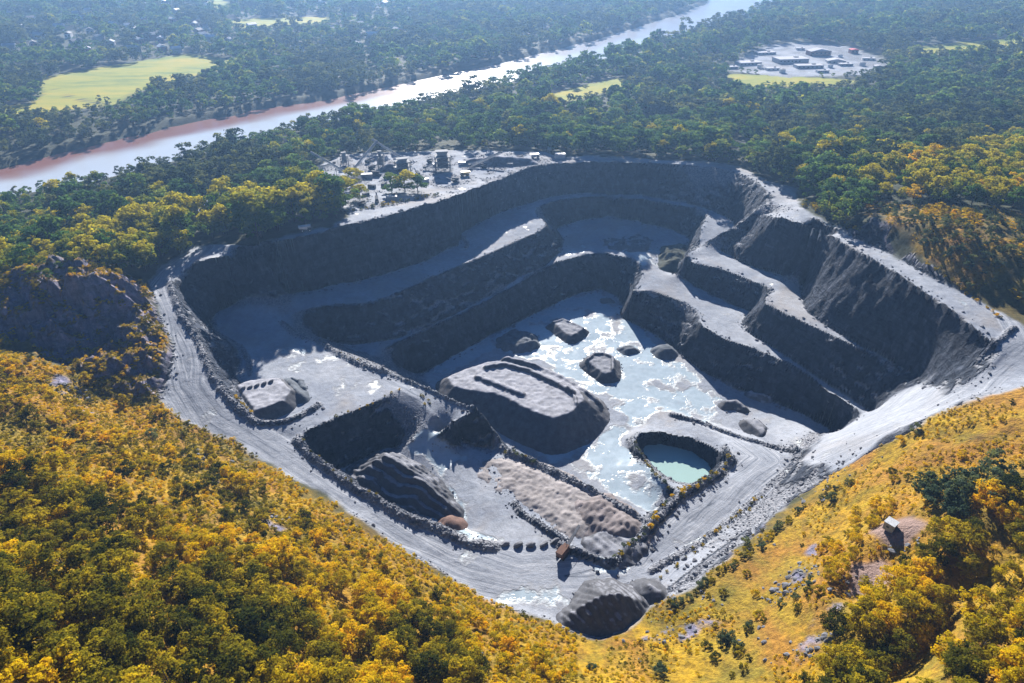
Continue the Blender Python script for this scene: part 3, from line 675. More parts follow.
def crown_data(r, nl, shape, nclump, crad, leaf, flat=1.0):
    """SHAPE(h) gives the crown radius at height h (0..1 of the crown); unit tree height = 1"""
    cs = []
    tries = 0
    while len(cs) < nclump and tries < 4000:
        tries += 1
        h = r.uniform(0, 1); R_ = shape(h); a_ = r.uniform(0, 6.283); rr = R_ * math.sqrt(r.uniform(.15, 1))
        p = np.array([rr * math.cos(a_), rr * math.sin(a_), h])
        if all(np.linalg.norm((p - o[0]) * (1, 1, .8)) > crad * .62 for o in cs): cs.append((p, crad * r.uniform(.65, 1.25), r.uniform(0, 1)))
    P_, N_, T_ = [], [], []
    per = nl // len(cs)
    for p, cr, tn in cs:
        d = r.normal(size=(per, 3)); d /= np.linalg.norm(d, axis=1, keepdims=True)
        d[:, 2] = np.where(d[:, 2] < -.35, -d[:, 2], d[:, 2])
        lump = 1 + .35 * np.sin(d[:, 0] * 5 + tn * 9) * np.sin(d[:, 1] * 5 + tn * 5)
        pp = p + d * cr * (lump * r.uniform(.72, 1.06, per))[:, None] * (1, 1, .8 * flat)
        P_.append(pp); N_.append(d + r.normal(size=(per, 3)) * .55 + (0, 0, .25)); T_.append(np.clip(tn + r.uniform(-.2, .2, per), 0, 1))
    P_ = np.vstack(P_); N_ = np.vstack(N_); T_ = np.concatenate(T_); N_ /= np.linalg.norm(N_, axis=1, keepdims=True)
    u = np.cross(N_, r.normal(size=N_.shape)); u /= np.linalg.norm(u, axis=1, keepdims=True); v = np.cross(N_, u)
    s = leaf * r.uniform(.6, 1.3, len(P_))[:, None]
    q4 = np.stack([P_ - u * s * .5, P_ - v * s * .42 + N_ * s * .12, P_ + u * s * .5, P_ + v * s * .42 + N_ * s * .12], 1).reshape(-1, 3)
    f = np.arange(len(q4)).reshape(-1, 4)
    return q4, f, np.repeat(T_, 4), cs
SH = dict(round=lambda h: .36 * math.sqrt(max(0, 1 - (2 * h * .92 - .85) ** 2)) + .03, tall=lambda h: .23 * math.sqrt(max(0, 1 - (1.8 * h - .7) ** 2)) + .03,
          wide=lambda h: .46 * math.sqrt(max(0, 1 - (2 * h - .7) ** 2 / 1.7)) + .03, cone=lambda h: .22 * (1 - h) + .03)
def make_crown(name, seed, nl, kind, nclump, crad, leaf, m, z0=.22, zs=.74):
    r = np.random.default_rng(seed)
    v, f, tn, cs = crown_data(r, nl, SH[kind], nclump, crad, leaf)
    v = v * (1, 1, zs) + (0, 0, z0)
    me = mesh_from(name, v, f, m)
    at = me.attributes.new('tone', 'FLOAT', 'POINT'); at.data.foreach_set('value', tn.astype(np.float32))
    at = me.attributes.new('hgt', 'FLOAT', 'POINT'); at.data.foreach_set('value', np.clip(v[:, 2], 0, 1).astype(np.float32))
    return me, [(p * (1, 1, zs) + (0, 0, z0)) for p, _, _ in cs]
def trunk_mesh(name, cs, r0=.022):
    s = MB(); s.tube((0, 0, -.06), (.01, 0, .35), r0, r0 * .7, 7); s.tube((.01, 0, .35), (0, .01, .72), r0 * .7, r0 * .3, 6)
    for p in cs[::max(1, len(cs) // 6)]:
        h = max(.18, min(.6, p[2] - .18)); s.tube((0, 0, h), tuple(p), r0 * .4, r0 * .12, 5)
    me = bpy.data.meshes.new(name); s.bm.to_mesh(me); s.bm.free(); me.materials.append(bark); return me
protos = {}
def proto(key, n, *a, **k):
    protos[key] = []
    for i in range(n):
        me, cs = make_crown('crown', hash_(key) + i * 13, *a, **k); protos[key].append((me, trunk_mesh('trunk', cs)))
def hash_(s): return sum(ord(ch) * (i + 3) for i, ch in enumerate(s))
proto('gold_shrub', 6, 1500, 'wide', 13, .17, .085, M_gold, z0=.12, zs=.75)
proto('gold_tree', 6, 3000, 'round', 26, .12, .050, M_gold)
proto('gold_tall', 3, 2200, 'tall', 22, .10, .048, M_gold, z0=.15, zs=.8)
proto('olive_tree', 6, 3600, 'round', 28, .125, .048, M_olive)
proto('olive_shrub', 4, 1400, 'wide', 13, .17, .085, M_olive, z0=.12, zs=.75)
proto('green_tree', 6, 1500, 'round', 20, .14, .075, M_green)
proto('ygreen_tree', 5, 1600, 'round', 20, .14, .072, M_ygreen)
proto('dark_tree', 4, 1300, 'round', 18, .14, .08, M_dark)
proto('far_green', 5, 420, 'round', 12, .17, .13, M_green, z0=.16, zs=.78)
proto('far_dark', 5, 420, 'round', 12, .17, .13, M_dark, z0=.16, zs=.78)
proto('dark_shrub', 3, 1100, 'wide', 11, .18, .09, M_dark, z0=.1, zs=.75)

tree_no = [0]
def tree(name, key, x, y, h, label, cat, group, lean=0.0, wide=1.0, z=None):
    cm, tm = protos[key][tree_no[0] % len(protos[key])]; tree_no[0] += 1
    z = float(HZ(x, y)) if z is None else z
    r_ = empty(name, (x, y, z - .1), random.uniform(0, 6.28), label=label, cat=cat, group=group)
    r_.scale = (h * wide, h * wide, h)
    link('crown', cm, r_); link('trunk', tm, r_)
    return r_
def jitter(x0, x1, y0, y1, s, seed, mn=0.0):
    r = np.random.default_rng(seed)
    xs, ys = np.meshgrid(np.arange(x0, x1, s), np.arange(y0, y1, s * .87)); xs = xs + (np.arange(xs.shape[0]) % 2)[:, None] * s / 2
    xs = xs + r.uniform(-.36, .36, xs.shape) * s; ys = ys + r.uniform(-.36, .36, ys.shape) * s
    return xs.ravel(), ys.ravel()
def inpx(x, y, poly):
    u, v, d = project(x, y, HZ(x, y)); return inside(u, v, poly)

# instances for what nobody could count
def scatter(name, meshes, x, y, z, sc, label, seed, tilt=0.0, squash=None):
    n = len(x); r = np.random.default_rng(seed)
    c_ = bpy.data.collections.new(name + '_kinds')
    for i, me in enumerate(meshes):
        c_.objects.link(bpy.data.objects.new(f'kind_{name}', me))
    me = bpy.data.meshes.new(name); me.vertices.add(n); me.vertices.foreach_set('co', np.stack([x, y, z], -1).astype(np.float32).ravel())
    s3 = np.stack([sc * r.uniform(.85, 1.2, n), sc * r.uniform(.85, 1.2, n), sc * r.uniform(.8, 1.15, n)], -1)
    at = me.attributes.new('sc', 'FLOAT_VECTOR', 'POINT'); at.data.foreach_set('vector', s3.astype(np.float32).ravel())
    rt = np.stack([r.uniform(-tilt, tilt, n), r.uniform(-tilt, tilt, n), r.uniform(0, 6.28, n)], -1)
    at = me.attributes.new('rt', 'FLOAT_VECTOR', 'POINT'); at.data.foreach_set('vector', rt.astype(np.float32).ravel())
    at = me.attributes.new('ki', 'INT', 'POINT'); at.data.foreach_set('value', r.integers(0, len(meshes), n).astype(np.int32))
    o = link(name, me); tag(o, label, None, None, 'stuff')
    g = bpy.data.node_groups.new(name, 'GeometryNodeTree')
    g.interface.new_socket('Geometry', in_out='INPUT', socket_type='NodeSocketGeometry'); g.interface.new_socket('Geometry', in_out='OUTPUT', socket_type='NodeSocketGeometry')
    gi = g.nodes.new('NodeGroupInput'); go = g.nodes.new('NodeGroupOutput'); ip = g.nodes.new('GeometryNodeInstanceOnPoints')
    ci = g.nodes.new('GeometryNodeCollectionInfo'); ci.inputs['Collection'].default_value = c_; ci.inputs['Separate Children'].default_value = True; ci.inputs['Reset Children'].default_value = True
    def na(nm, ty):
        a_ = g.nodes.new('GeometryNodeInputNamedAttribute'); a_.data_type = ty; a_.inputs['Name'].default_value = nm; return a_.outputs[0]
    g.links.new(gi.outputs[0], ip.inputs['Points']); g.links.new(ci.outputs[0], ip.inputs['Instance']); ip.inputs['Pick Instance'].default_value = True
    g.links.new(na('ki', 'INT'), ip.inputs['Instance Index']); g.links.new(na('rt', 'FLOAT_VECTOR'), ip.inputs['Rotation']); g.links.new(na('sc', 'FLOAT_VECTOR'), ip.inputs['Scale'])
    g.links.new(ip.outputs[0], go.inputs[0])
    md = o.modifiers.new('scatter', 'NODES'); md.node_group = g
    return o

# --- far and middle forest
hr = np.random.default_rng(5); hxs = []
while len(hxs) < 60:
    px, py = hr.uniform(5, 400), hr.uniform(4, 54)
    if hr.uniform() > (1 if px < 230 else .3): continue
    p_ = LZ(-11, [(px, py)])[0]
    if samp(field, p_[0], p_[1]) > .1 or samp(sdr2, p_[0], p_[1]) < 60: continue
    if any(np.hypot(p_[0] - a_, p_[1] - b_2) < 34 for a_, b_2 in hxs): continue
    hxs.append((p_[0], p_[1]))
HX = np.array(hxs)
plant_yard = L([(306,174,0),(345,152,0),(480,150,0),(560,150,0),(575,158,0),(540,166,0),(437,202,0),(384,216,0),(345,222,0),(314,190,0)])
def forest_ok(x, y):
    u, v, d = project(x, y, HZ(x, y))
    ok = (samp(bare, x, y) < .25) & (samp(field, x, y) < .25) & (samp(sdr2, x, y) > 10)
    ok &= ~((samp(gold, x, y) > .35))
    ok &= (y > 330) | (v < 262)
    ok &= (u > -160) & (u < 1184) & (d > 50)
    return ok
hill_r = np.array([(828,168),(850,160),(880,172),(920,166),(960,160),(1000,150),(1100,140),(1100,262),(985,232),(940,215),(896,204),(860,198),(835,186)])   # golden trees over the terrace
xs, ys = [], []
for (x0, x1, y0, y1, s, sd_) in [(-620, 620, 330, 620, 11.5, 1), (-1000, 1000, 620, 1000, 13.0, 2), (-1600, 1600, 1000, 2300, 16.0, 3)]:
    a1, a2 = jitter(x0, x1, y0, y1, s, sd_); xs.append(a1); ys.append(a2)
fx = np.concatenate(xs); fy_ = np.concatenate(ys)
k = forest_ok(fx, fy_); fx, fy_ = fx[k], fy_[k]
dens = fbm(fx, fy_, 130, 3, 111)
fu, fv, fd = project(fx, fy_, HZ(fx, fy_))
hf = (16 + 4 * fbm(fx, fy_, 90, 2, 113) + rng.normal(0, 4.2, len(fx))).clip(6, 27) * np.where(fd > 1000, 1.15, 1.0)
# the tall dense stand behind the yard, and hedges by the river
hf = np.where(inside(fu, fv, np.array([(438,150),(440,140),(550,138),(552,152),(700,154),(830,166),(830,150),(700,134),(560,130),(440,132)])), hf * .4 + 12, hf)
for sft in (12, 25, 40, 55):
    ux, uy = fx / np.hypot(fx, fy_), fy_ / np.hypot(fx, fy_)
    hit = (samp(field, fx + ux * sft, fy_ + uy * sft) > .5) | ((samp(bare, fx + ux * sft, fy_ + uy * sft) > .5) & (fy_ > 700))
    hf = np.where(hit, np.minimum(hf, 6.5 + sft * .06), hf)
    if sft < 50:
        hit = samp(sdr2, fx + ux * sft, fy_ + uy * sft) < 0; hf = np.where(hit, np.minimum(hf, 6.5 + sft * .08), hf)
hd = np.full(len(fx), 1e3); hdy = hd.copy()
for a_, b_ in HX:
    d_ = np.hypot(fx - a_, fy_ - b_); hd = np.minimum(hd, d_)
    cone = (np.abs((fx - a_) - (fy_ - b_) * a_ / b_) < 16) & (fy_ < b_) & (fy_ > b_ - 70); hf = np.where(cone, np.minimum(hf, 6.5), hf)
hf = np.where(inside(fu, fv, hill_r), hf * .8, hf)
gap = (hd < 13) | ((fu > 868) & (fv > 198 + (fu - 868) * .17) & (fv < 330)) | (fbm(fx, fy_, 18, 2, 115) < -.5) & (fd > 560)
keep = ~gap & (rng.uniform(size=len(fx)) > np.where((fu < 420) & (fv < 55), .34, .03))
# keep the town, trees out of the wide clearing behind the plant
fx, fy_, fd, fu, fv, hf = [a_[keep] for a_ in (fx, fy_, fd, fu, fv, hf)]
inhr = inside(fu, fv, hill_r)
order = np.argsort(np.where((fu > -10) & (fu < 1034) & (fv > -10), fd, 1e6))
nearset = np.zeros(len(fx), bool); nearset[order[:300]] = True
sunny = fbm(fx, fy_, 60, 3, 117)
for i in np.where(nearset)[0]:
    x, y, h, u, v = fx[i], fy_[i], hf[i], fu[i], fv[i]
    if inhr[i]: gg = random.random() < .08; tree('golden_tree' if gg else 'yellow_green_tree', 'gold_tree' if gg else 'ygreen_tree', x, y, h * .95, ('golden' if gg else 'yellow green') + ' tree in the wood above the dark terrace by the rim road', 'tree', ('golden' if gg else 'yellow green') + ' trees above the rim road terrace')
    elif u < 330 and v < 262:
        yg = (v > 150 and sunny[i] > -.25)
        tree('yellow_green_tree' if yg else 'green_tree', 'ygreen_tree' if yg else 'green_tree', x, y, h * 1.05,
             'yellow topped green tree in the wood between river and quarry rim' if yg else 'dark green tree in the wood between river and quarry rim', 'tree', 'yellow topped trees between river and rim' if yg else 'dark green trees between river and rim')
    else:
        yg = sunny[i] > .45
        tree('yellow_green_tree' if yg else 'green_tree', 'ygreen_tree' if yg else 'green_tree', x, y, h,
             'yellow tinged tree in the forest edge behind the far quarry rim' if yg else 'green tree in the forest edge behind the far quarry rim', 'tree', 'yellow tinged trees behind the far rim' if yg else 'green trees behind the far rim')
far_ = ~nearset
def vis_sc(msk, keys, name, label, seed):
    ms = [m_ for kx in keys for m_, _ in protos[kx]]
    scatter(name, ms, fx[msk], fy_[msk], HZ(fx[msk], fy_[msk]) - .3, hf[msk], label, seed)
mid = far_ & (fd < 760)
rsel = rng.uniform(size=len(fx))
lft = (fu > 420) & (fu < 760)
g1 = mid & ((sunny > .1) | lft) & ~inhr; g2 = mid & ~((sunny > .1) | lft) & ~inhr; g3 = mid & inhr
vis_sc(g1 & (rsel > .8), ['ygreen_tree', 'dark_tree'], 'mixed_forest', 'yellow green and dark trees mixed into the forest', 206)
vis_sc(g1 & (rsel <= .8), ['green_tree'], 'forest', 'mid green broadleaf forest round the quarry', 201)
vis_sc(g2, ['dark_tree'], 'dark_forest', 'dark dense forest on the flat land', 202)
if g3.sum(): vis_sc(g3, ['ygreen_tree', 'ygreen_tree', 'gold_tree'][:2], 'golden_forest', 'golden wood on the slope above the rim road', 203)
f1 = far_ & (fd >= 760) & (sunny > .0); f2 = far_ & (fd >= 760) & (sunny <= .0)
vis_sc(f1, ['far_green'], 'distant_green_forest', 'hazy green forest beyond the river', 204)
vis_sc(f2, ['far_dark'], 'distant_dark_forest', 'hazy dark forest reaching into the distance', 205)
print('forest', len(fx), mid.sum())

# --- near hillside
zoneA = np.array([(-60,470),(60,480),(150,520),(260,556),(340,575),(420,610),(470,640),(500,700),(-60,760)])
zoneA2 = np.array([(-60,590),(60,570),(140,600),(250,625),(330,660),(360,760),(-60,760)])
zoneC = np.array([(818,700),(830,640),(838,600),(880,590),(925,560),(960,520),(1000,498),(1060,470),(1060,760),(800,760)])
gully = np.array([(870,720),(908,655),(950,598),(992,548),(1015,538),(1018,560),(975,610),(935,665),(905,720)])
zoneC2 = np.array([(845,520),(868,498),(905,512),(880,520),(862,545),(850,560),(835,585),(815,580),(820,548)])
zoneC3 = np.array([(915,500),(945,482),(1005,472),(1012,490),(975,515),(940,530),(920,515)])
zoneB = np.array([(-60,345),(30,370),(100,425),(160,446),(243,474),(300,505),(360,545),(430,592),(490,625),(540,655),(560,690),(500,760),(-60,760)])
zoneK = np.array([(-60,262),(0,260),(60,244),(110,246),(140,268),(150,290),(110,285),(80,286),(30,300),(0,322),(-60,340)])
ter_px = np.array([(868,198),(940,206),(1040,226),(1040,320),(1000,300),(950,282),(905,256)])
xa, ya = jitter(-330, 330, 20, 420, 5.9, 21)
u_, v_, d_ = project(xa, ya, HZ(xa, ya)); gz = samp(gold, xa, ya); bz = samp(bare, xa, ya); rz = samp(rock, xa, ya)
kface = (samp(knt, xa, ya) > .6) & (rz > .35) & (rng.uniform(size=len(xa)) < .30) & (v_ > 285) & (v_ < 410)
okv = (bz < .2) & ((rz < .35) | kface) & (u_ > -45) & (u_ < 1069) & (v_ < 740) & (gz > .3)
sh = fbm(xa, ya, 26, 3, 131); rnd_ = rng.uniform(size=len(xa))
cand = []
for i in np.where(okv)[0]:
    x, y, u, v = xa[i], ya[i], u_[i], v_[i]
    pt = (np.array([u]), np.array([v]))
    I = lambda poly: bool(inside(pt[0], pt[1], poly)[0])
    if I(zoneA):
        deep = I(zoneA2)
        if rnd_[i] < .68: cand.append((d_[i], 'A', x, y, (10.5 if deep else 8.6) + random.uniform(-2.4, 2.6), (deep and sh[i] > -.45) or sh[i] > .15))
    elif samp(pads, x, y) > .3 or I(gully): pass
    elif I(zoneC) or I(zoneC3):
        if rnd_[i] < .66: cand.append((d_[i], 'C3' if I(zoneC3) and not I(zoneC) else 'C', x, y, 9.3 + random.uniform(-2, 2.5), sh[i] > .1))
    elif I(zoneC2): cand.append((d_[i], 'C2', x, y, 5.5 + random.uniform(-1, 1.5), False))
    elif I(zoneB):
        if rnd_[i] < .62: cand.append((d_[i], 'B', x, y, 5.2 + random.uniform(-1.8, 1.8), sh[i] > .25))
    elif I(zoneK):
        if rnd_[i] < .8: cand.append((d_[i], 'K', x, y, 5.5 + random.uniform(-1, 1.5), sh[i] > -.1))
    elif I(ter_px):
        if rnd_[i] < .75: cand.append((d_[i], 'T', x, y, 4.0 + random.uniform(-1, 2), sh[i] > -.6 + random.uniform(-.3, .3)))
    elif u > 575 and rnd_[i] < .13: cand.append((d_[i], 'R', x, y, 2.6 + random.uniform(-.9, 1.6), sh[i] > .0))
    elif v > 285 and u < 260:
        if kface[i] or rnd_[i] < .22: cand.append((d_[i], 'L', x, y, 2.8 + random.uniform(-.8, 1.0), sh[i] > .3))
cand.sort(key=lambda a_: a_[0])
cnt = {}
info = {'A': [('olive_tree', 'olive_tree', 'olive green tree with yellow top in the dense wood below the golden slope', 'dense olive trees of the near wood'), ('golden_tree', 'gold_tree', 'golden yellow tree standing in the dense near wood', 'golden trees of the near wood')],
        'C': [('olive_tree', 'olive_tree', 'olive tree in the near wood beyond the small flat roofed hut', 'olive trees of the near wood by the hut'), ('golden_tree', 'gold_tree', 'golden tree in the near wood beyond the small flat roofed hut', 'golden trees of the near wood by the hut')],
        'C3': [('dark_tree', 'dark_tree', 'dark green tree in the shaded clump above the flat roofed hut', 'dark trees above the hut')] * 2,
        'C2': [('golden_tree', 'gold_tree', 'small golden tree in the thicket around the hut hollow', 'golden trees round the hut hollow')] * 2,
        'B': [('olive_shrub', 'olive_shrub', 'olive green bush among golden bushes on the slope beside the haul road', 'olive bushes on the golden slope'), ('golden_shrub', 'gold_shrub', 'orange gold bush on the slope beside the haul road', 'golden bushes on the slope by the haul road')],
        'K': [('olive_tree', 'olive_tree', 'olive tree on top of the rocky knoll', 'olive trees on the rocky knoll'), ('yellow_green_tree', 'ygreen_tree', 'yellow green tree on top of the rocky knoll', 'yellow green trees on the rocky knoll')],
        'T': [('dark_shrub', 'dark_shrub', 'dark green bush on the terrace slope above the rim road', 'dark bushes on the terrace slope'), ('golden_shrub', 'gold_shrub', 'golden bush on the terrace slope above the rim road', 'golden bushes on the terrace slope')],
        'R': [('olive_shrub', 'olive_shrub', 'olive bush scattered on the open golden slope below the right rim', 'olive bushes on the open slope'), ('golden_shrub', 'gold_shrub', 'golden bush scattered on the open golden slope below the right rim', 'golden bushes on the open slope')],
        'L': [('olive_shrub', 'olive_shrub', 'low olive bush on the broken ground under the rocky knoll', 'low bushes under the knoll')] * 2}
rest = []
ntree = {'tree': 0, 'bush': 0}
for d0, zk, x, y, h, flag in cand:
    use = 0 if (flag and zk in 'ACBKTR') else 1
    nm, key, lab, grp = info[zk][use]
    cat = 'bush' if 'shrub' in nm or 'bush' in nm else 'tree'
    if ntree[cat] >= 310: rest.append((x, y, h, key)); continue
    ntree[cat] += 1
    tree(nm, key, x, y, h * (1.0 if cat == 'tree' else .8), lab, cat, grp, wide=1.15 if cat == 'tree' else 1.2)
print('near trees', ntree, 'rest', len(rest))
for kx in {r_[3] for r_ in rest}:
    rr = [r_ for r_ in rest if r_[3] == kx]; A_ = np.array([r_[:3] for r_ in rr])
    scatter('undergrowth', [m_ for m_, _ in protos[kx]], A_[:, 0], A_[:, 1], HZ(A_[:, 0], A_[:, 1]) - .1, A_[:, 2], 'mass of low growth filling the slopes', 300)
# ground cover on the golden slopes
xg, yg_ = jitter(-340, 340, -20, 470, 2.3, 31)
ok = (samp(gold, xg, yg_) > .4) & (samp(bare, xg, yg_) < .3) & (samp(rock, xg, yg_) < .5)
u_, v_, d_ = project(xg, yg_, HZ(xg, yg_)); ok &= (u_ > -60) & (u_ < 1084) & (v_ < 760)
cov = fbm(xg, yg_, 14, 3, 141)
leftside = u_ < 575
ok &= samp(pads, xg, yg_) < .3
ok &= np.where(leftside, cov > -.7, cov > -.15)
tuf = [make_crown('tuft', 900 + i, 220, 'wide', 5, .26, .17, M_gold, z0=.05, zs=.6)[0] for i in range(4)]
tuf2 = [make_crown('tuft', 950 + i, 220, 'wide', 5, .26, .17, M_olive, z0=.05, zs=.6)[0] for i in range(3)]
kk = ok & (fbm(xg, yg_, 20, 2, 143) > -.25)
scatter('ground_cover', tuf, xg[kk], yg_[kk], HZ(xg[kk], yg_[kk]) - .08, rng.uniform(.9, 2.2, kk.sum()) * np.where(leftside[kk], 1.15, .8), 'low golden growth covering the slopes', 301)
kk = ok & ~(fbm(xg, yg_, 20, 2, 143) > -.25)
scatter('olive_ground_cover', tuf2, xg[kk], yg_[kk], HZ(xg[kk], yg_[kk]) - .08, rng.uniform(.9, 2.2, kk.sum()) * np.where(leftside[kk], 1.15, .8), 'low olive growth in the hollows of the slopes', 302)

# --- single bushes and trees that can be pointed out
def at_px(px, py): g_ = ground_at(px, py); return g_.x, g_.y
singles = [(232,486,'gold_tall',8.5,'golden_tree','tall golden tree close to the haul road at the plateau turn','tree'), (245,492,'gold_tree',7.5,'golden_tree','broad golden tree beside the tallest one near the haul road','tree'),
  (212,455,'gold_tall',5,'golden_tree','slender golden tree at the top edge by the wide road','tree'), (125,408,'gold_tall',6,'golden_tree','slender golden tree below the knoll ledge','tree'), (88,385,'gold_tall',5.5,'golden_tree','slender golden tree at the foot of the knoll cliff','tree'),
  (160,415,'gold_tall',4.5,'golden_tree','small slender golden tree between knoll and road','tree'), (153,440,'dark_tree',4.5,'dark_tree','small dark tree on the golden slope under the knoll','tree'),
  (914,434,'dark_tree',4.0,'dark_tree','lone dark round tree on the gravel bank above the ramp','tree'), (900,444,'gold_shrub',3.2,'golden_shrub','lone yellow green bush on the gravel bank above the ramp','bush'),
  (722,644,'dark_tree',4.2,'dark_tree','dark tree on the near grass slope casting a long shadow','tree'), (737,650,'dark_shrub',3.0,'dark_shrub','dark bush beside the tree with the long shadow','bush'), (748,628,'dark_shrub',2.5,'dark_shrub','small dark bush at the grass bank edge','bush'),
  (745,545,'dark_shrub',3.0,'dark_shrub','dark bush on the grass bank over the long road','bush'), (830,502,'dark_tree',3.8,'dark_tree','dark narrow tree on the golden meadow above the gravel bank','tree'),
  (893,482,'gold_shrub',2.6,'golden_shrub','round golden bush alone in the lit meadow','bush'), (660,675,'dark_shrub',3.5,'dark_shrub','dark bush low in the near grass','bush'), (592,668,'dark_shrub',2.2,'dark_shrub','small dark bush on the edge above the dark stockpile','bush'),
  (405,192,'ygreen_tree',7,'yellow_green_tree','yellow topped tree in the clump before the crusher','tree'), (392,193,'ygreen_tree',6.5,'yellow_green_tree','yellow topped tree at the clump end by the open yard','tree'), (418,193,'ygreen_tree',6,'yellow_green_tree','yellow topped tree at the clump end by the rim','tree'),
  (353,186,'ygreen_tree',6,'yellow_green_tree','small yellow tree beside the conveyor foot','tree'), (360,200,'ygreen_tree',5,'yellow_green_tree','small yellow tree before the conveyors','tree'),
  (344,205,'ygreen_tree',8,'yellow_green_tree','orange topped tree at the yard corner by the rim','tree'), (330,205,'ygreen_tree',9,'yellow_green_tree','tall orange topped tree by the yard corner','tree'), (318,212,'ygreen_tree',8.5,'yellow_green_tree','orange topped tree over the rim track','tree'),
  (303,214,'ygreen_tree',9,'yellow_green_tree','big orange topped tree over the rim track','tree'), (290,222,'green_tree',7,'green_tree','green tree over the rim track next to orange topped trees','tree'), (275,228,'green_tree',6.5,'green_tree','green tree over the rim track bend','tree')]
for px, py, key, h, nm, lab, ct in singles:
    x, y = at_px(px, py); tree(nm, key, x, y, h * (2.3 if py < 240 else 1.25), lab, ct, None, wide=1.4 if py < 240 else 1.15)
# bushes growing on the rock berms
def along(l, s, jit, seed):
    r = np.random.default_rng(seed); d = np.hypot(*np.diff(l[:, :2], axis=0).T); cum = np.concatenate([[0], np.cumsum(d)])
    t = np.arange(s / 2, cum[-1], s) + r.uniform(-.3, .3, len(np.arange(s / 2, cum[-1], s))) * s
    return np.interp(t, cum, l[:, 0]) + r.uniform(-jit, jit, len(t)), np.interp(t, cum, l[:, 1]) + r.uniform(-jit, jit, len(t))
for l, s, jit, hh_, keys, lab, grp in [
    (L([(613,563,-42.7),(640,536,-43.4),(673,499,-46.8),(717,473,-51.2),(730,458,-52.9)]), 3.2, 1.6, 2.0, ['olive_shrub', 'gold_shrub', 'dark_shrub'], 'yellow green bush growing on the rock berm between pond and long road', 'bushes on the pond road berm'),
    (L([(634,441,-59),(655,474,-59),(672,488,-59)]), 3.0, 1.0, 1.6, ['olive_shrub', 'dark_shrub'], 'small green bush on the pond edge', 'bushes round the pond'),
    (L([(676,489,-59),(690,489,-59),(700,486,-59)]), 2.0, .8, 1.6, ['gold_shrub'], 'bright yellow bush at the pond corner', 'yellow bushes at the pond corner'),
    (LZ(-24, [(333,419),(367,406),(388,395),(399,389)]), 5.0, 1.0, 1.4, ['olive_shrub', 'gold_shrub'], 'small bush on the plateau edge over the deep side pit', 'bushes on the plateau edge'),
    (L([(299,439,-25.7),(312,454,-27.0),(350,483,-31.1),(380,500,-33.8)]), 6.0, 1.2, 1.3, ['olive_shrub'], 'small bush on the haul road berm beside the side pit', 'bushes on the haul road berm'),
    (L([(317,338,-24),(345,352,-24),(362,364,-24)]), 4.0, .8, 1.2, ['olive_shrub'], 'low bush on the rock berm of the plateau', 'bushes on the plateau berm'),
    (L([(505,452,-42.0),(520,458,-42.0),(535,464,-42.0)]), 2.6, .8, 1.5, ['dark_shrub', 'olive_shrub'], 'green bush on the berm below the great stockpile', 'bushes below the great stockpile'),
    (L([(345,224,0),(384,215,0),(437,201,0)]), 3.6, 1.2, 2.4, ['dark_shrub', 'olive_shrub'], 'green bush along the rim between yard and upper wall', 'bushes on the yard rim'),
    (L([(915,290,2),(945,307,2),(975,328,2),(998,345,1)]), 4.0, 1.2, 1.8, ['gold_shrub', 'olive_shrub'], 'golden bush between rim road and cliff edge', 'bushes on the cliff edge by the rim road'),
    (L([(972,302,4),(1024,330,5)]), 5.0, 3.5, 2.2, ['gold_shrub'], 'golden bush beyond the rim road fork', 'bushes by the rim road fork'),
    (L([(650,585,-42.5),(700,545,-47.6),(762,498,-53.2)]), 4.5, 1.5, 1.6, ['olive_shrub', 'gold_shrub'], 'low bush on the bank beside the long road', 'bushes beside the long road'),
    (L([(425,429,-40),(432,413,-34),(417,398,-29)]), 3.0, .8, 1.2, ['olive_shrub'], 'low bush on the ramp edge', 'bushes on the ramp edge'),
    (L([(850,480,-22),(805,508,-36),(760,548,-39.0),(700,590,-38.7),(668,608,-37.6)]), 3.4, 1.3, 2.6, ['dark_shrub', 'olive_shrub'], 'dark bush in the row along the grassy bank above the long road', 'bush row on the grassy bank'),
    (L([(830,565,-18),(800,600,-22),(760,630,-27.8),(720,642,-31.0),(690,650,-32.1)]), 6.0, 1.5, 2.8, ['dark_shrub', 'olive_shrub'], 'dark bush on the second low bank of the near meadow', 'bushes on the near meadow bank'),
    (L([(800,203,8),(828,216,11),(848,226,14),(858,232,15)]), 2.6, 3.0, 3.6, ['dark_shrub', 'dark_shrub', 'olive_shrub'], 'dark bush between the forest edge and the bend of the rim road', 'bushes at the rim road bend'),
    (LZ(-23, [(237,405),(252,418)]), 2.2, .6, 1.5, ['gold_shrub'], 'yellow bush on the bank between haul road and raised pad', 'yellow bushes above the raised pad')]:
    xs_, ys_ = along(l, s, jit, hash_(grp))
    for x, y in zip(xs_, ys_):
        ky = random.choice(keys); tree({'olive_shrub': 'olive_shrub', 'gold_shrub': 'golden_shrub', 'dark_shrub': 'green_shrub'}[ky], ky, x, y, hh_ * random.uniform(.7, 1.3), lab, 'bush', grp, wide=1.2)
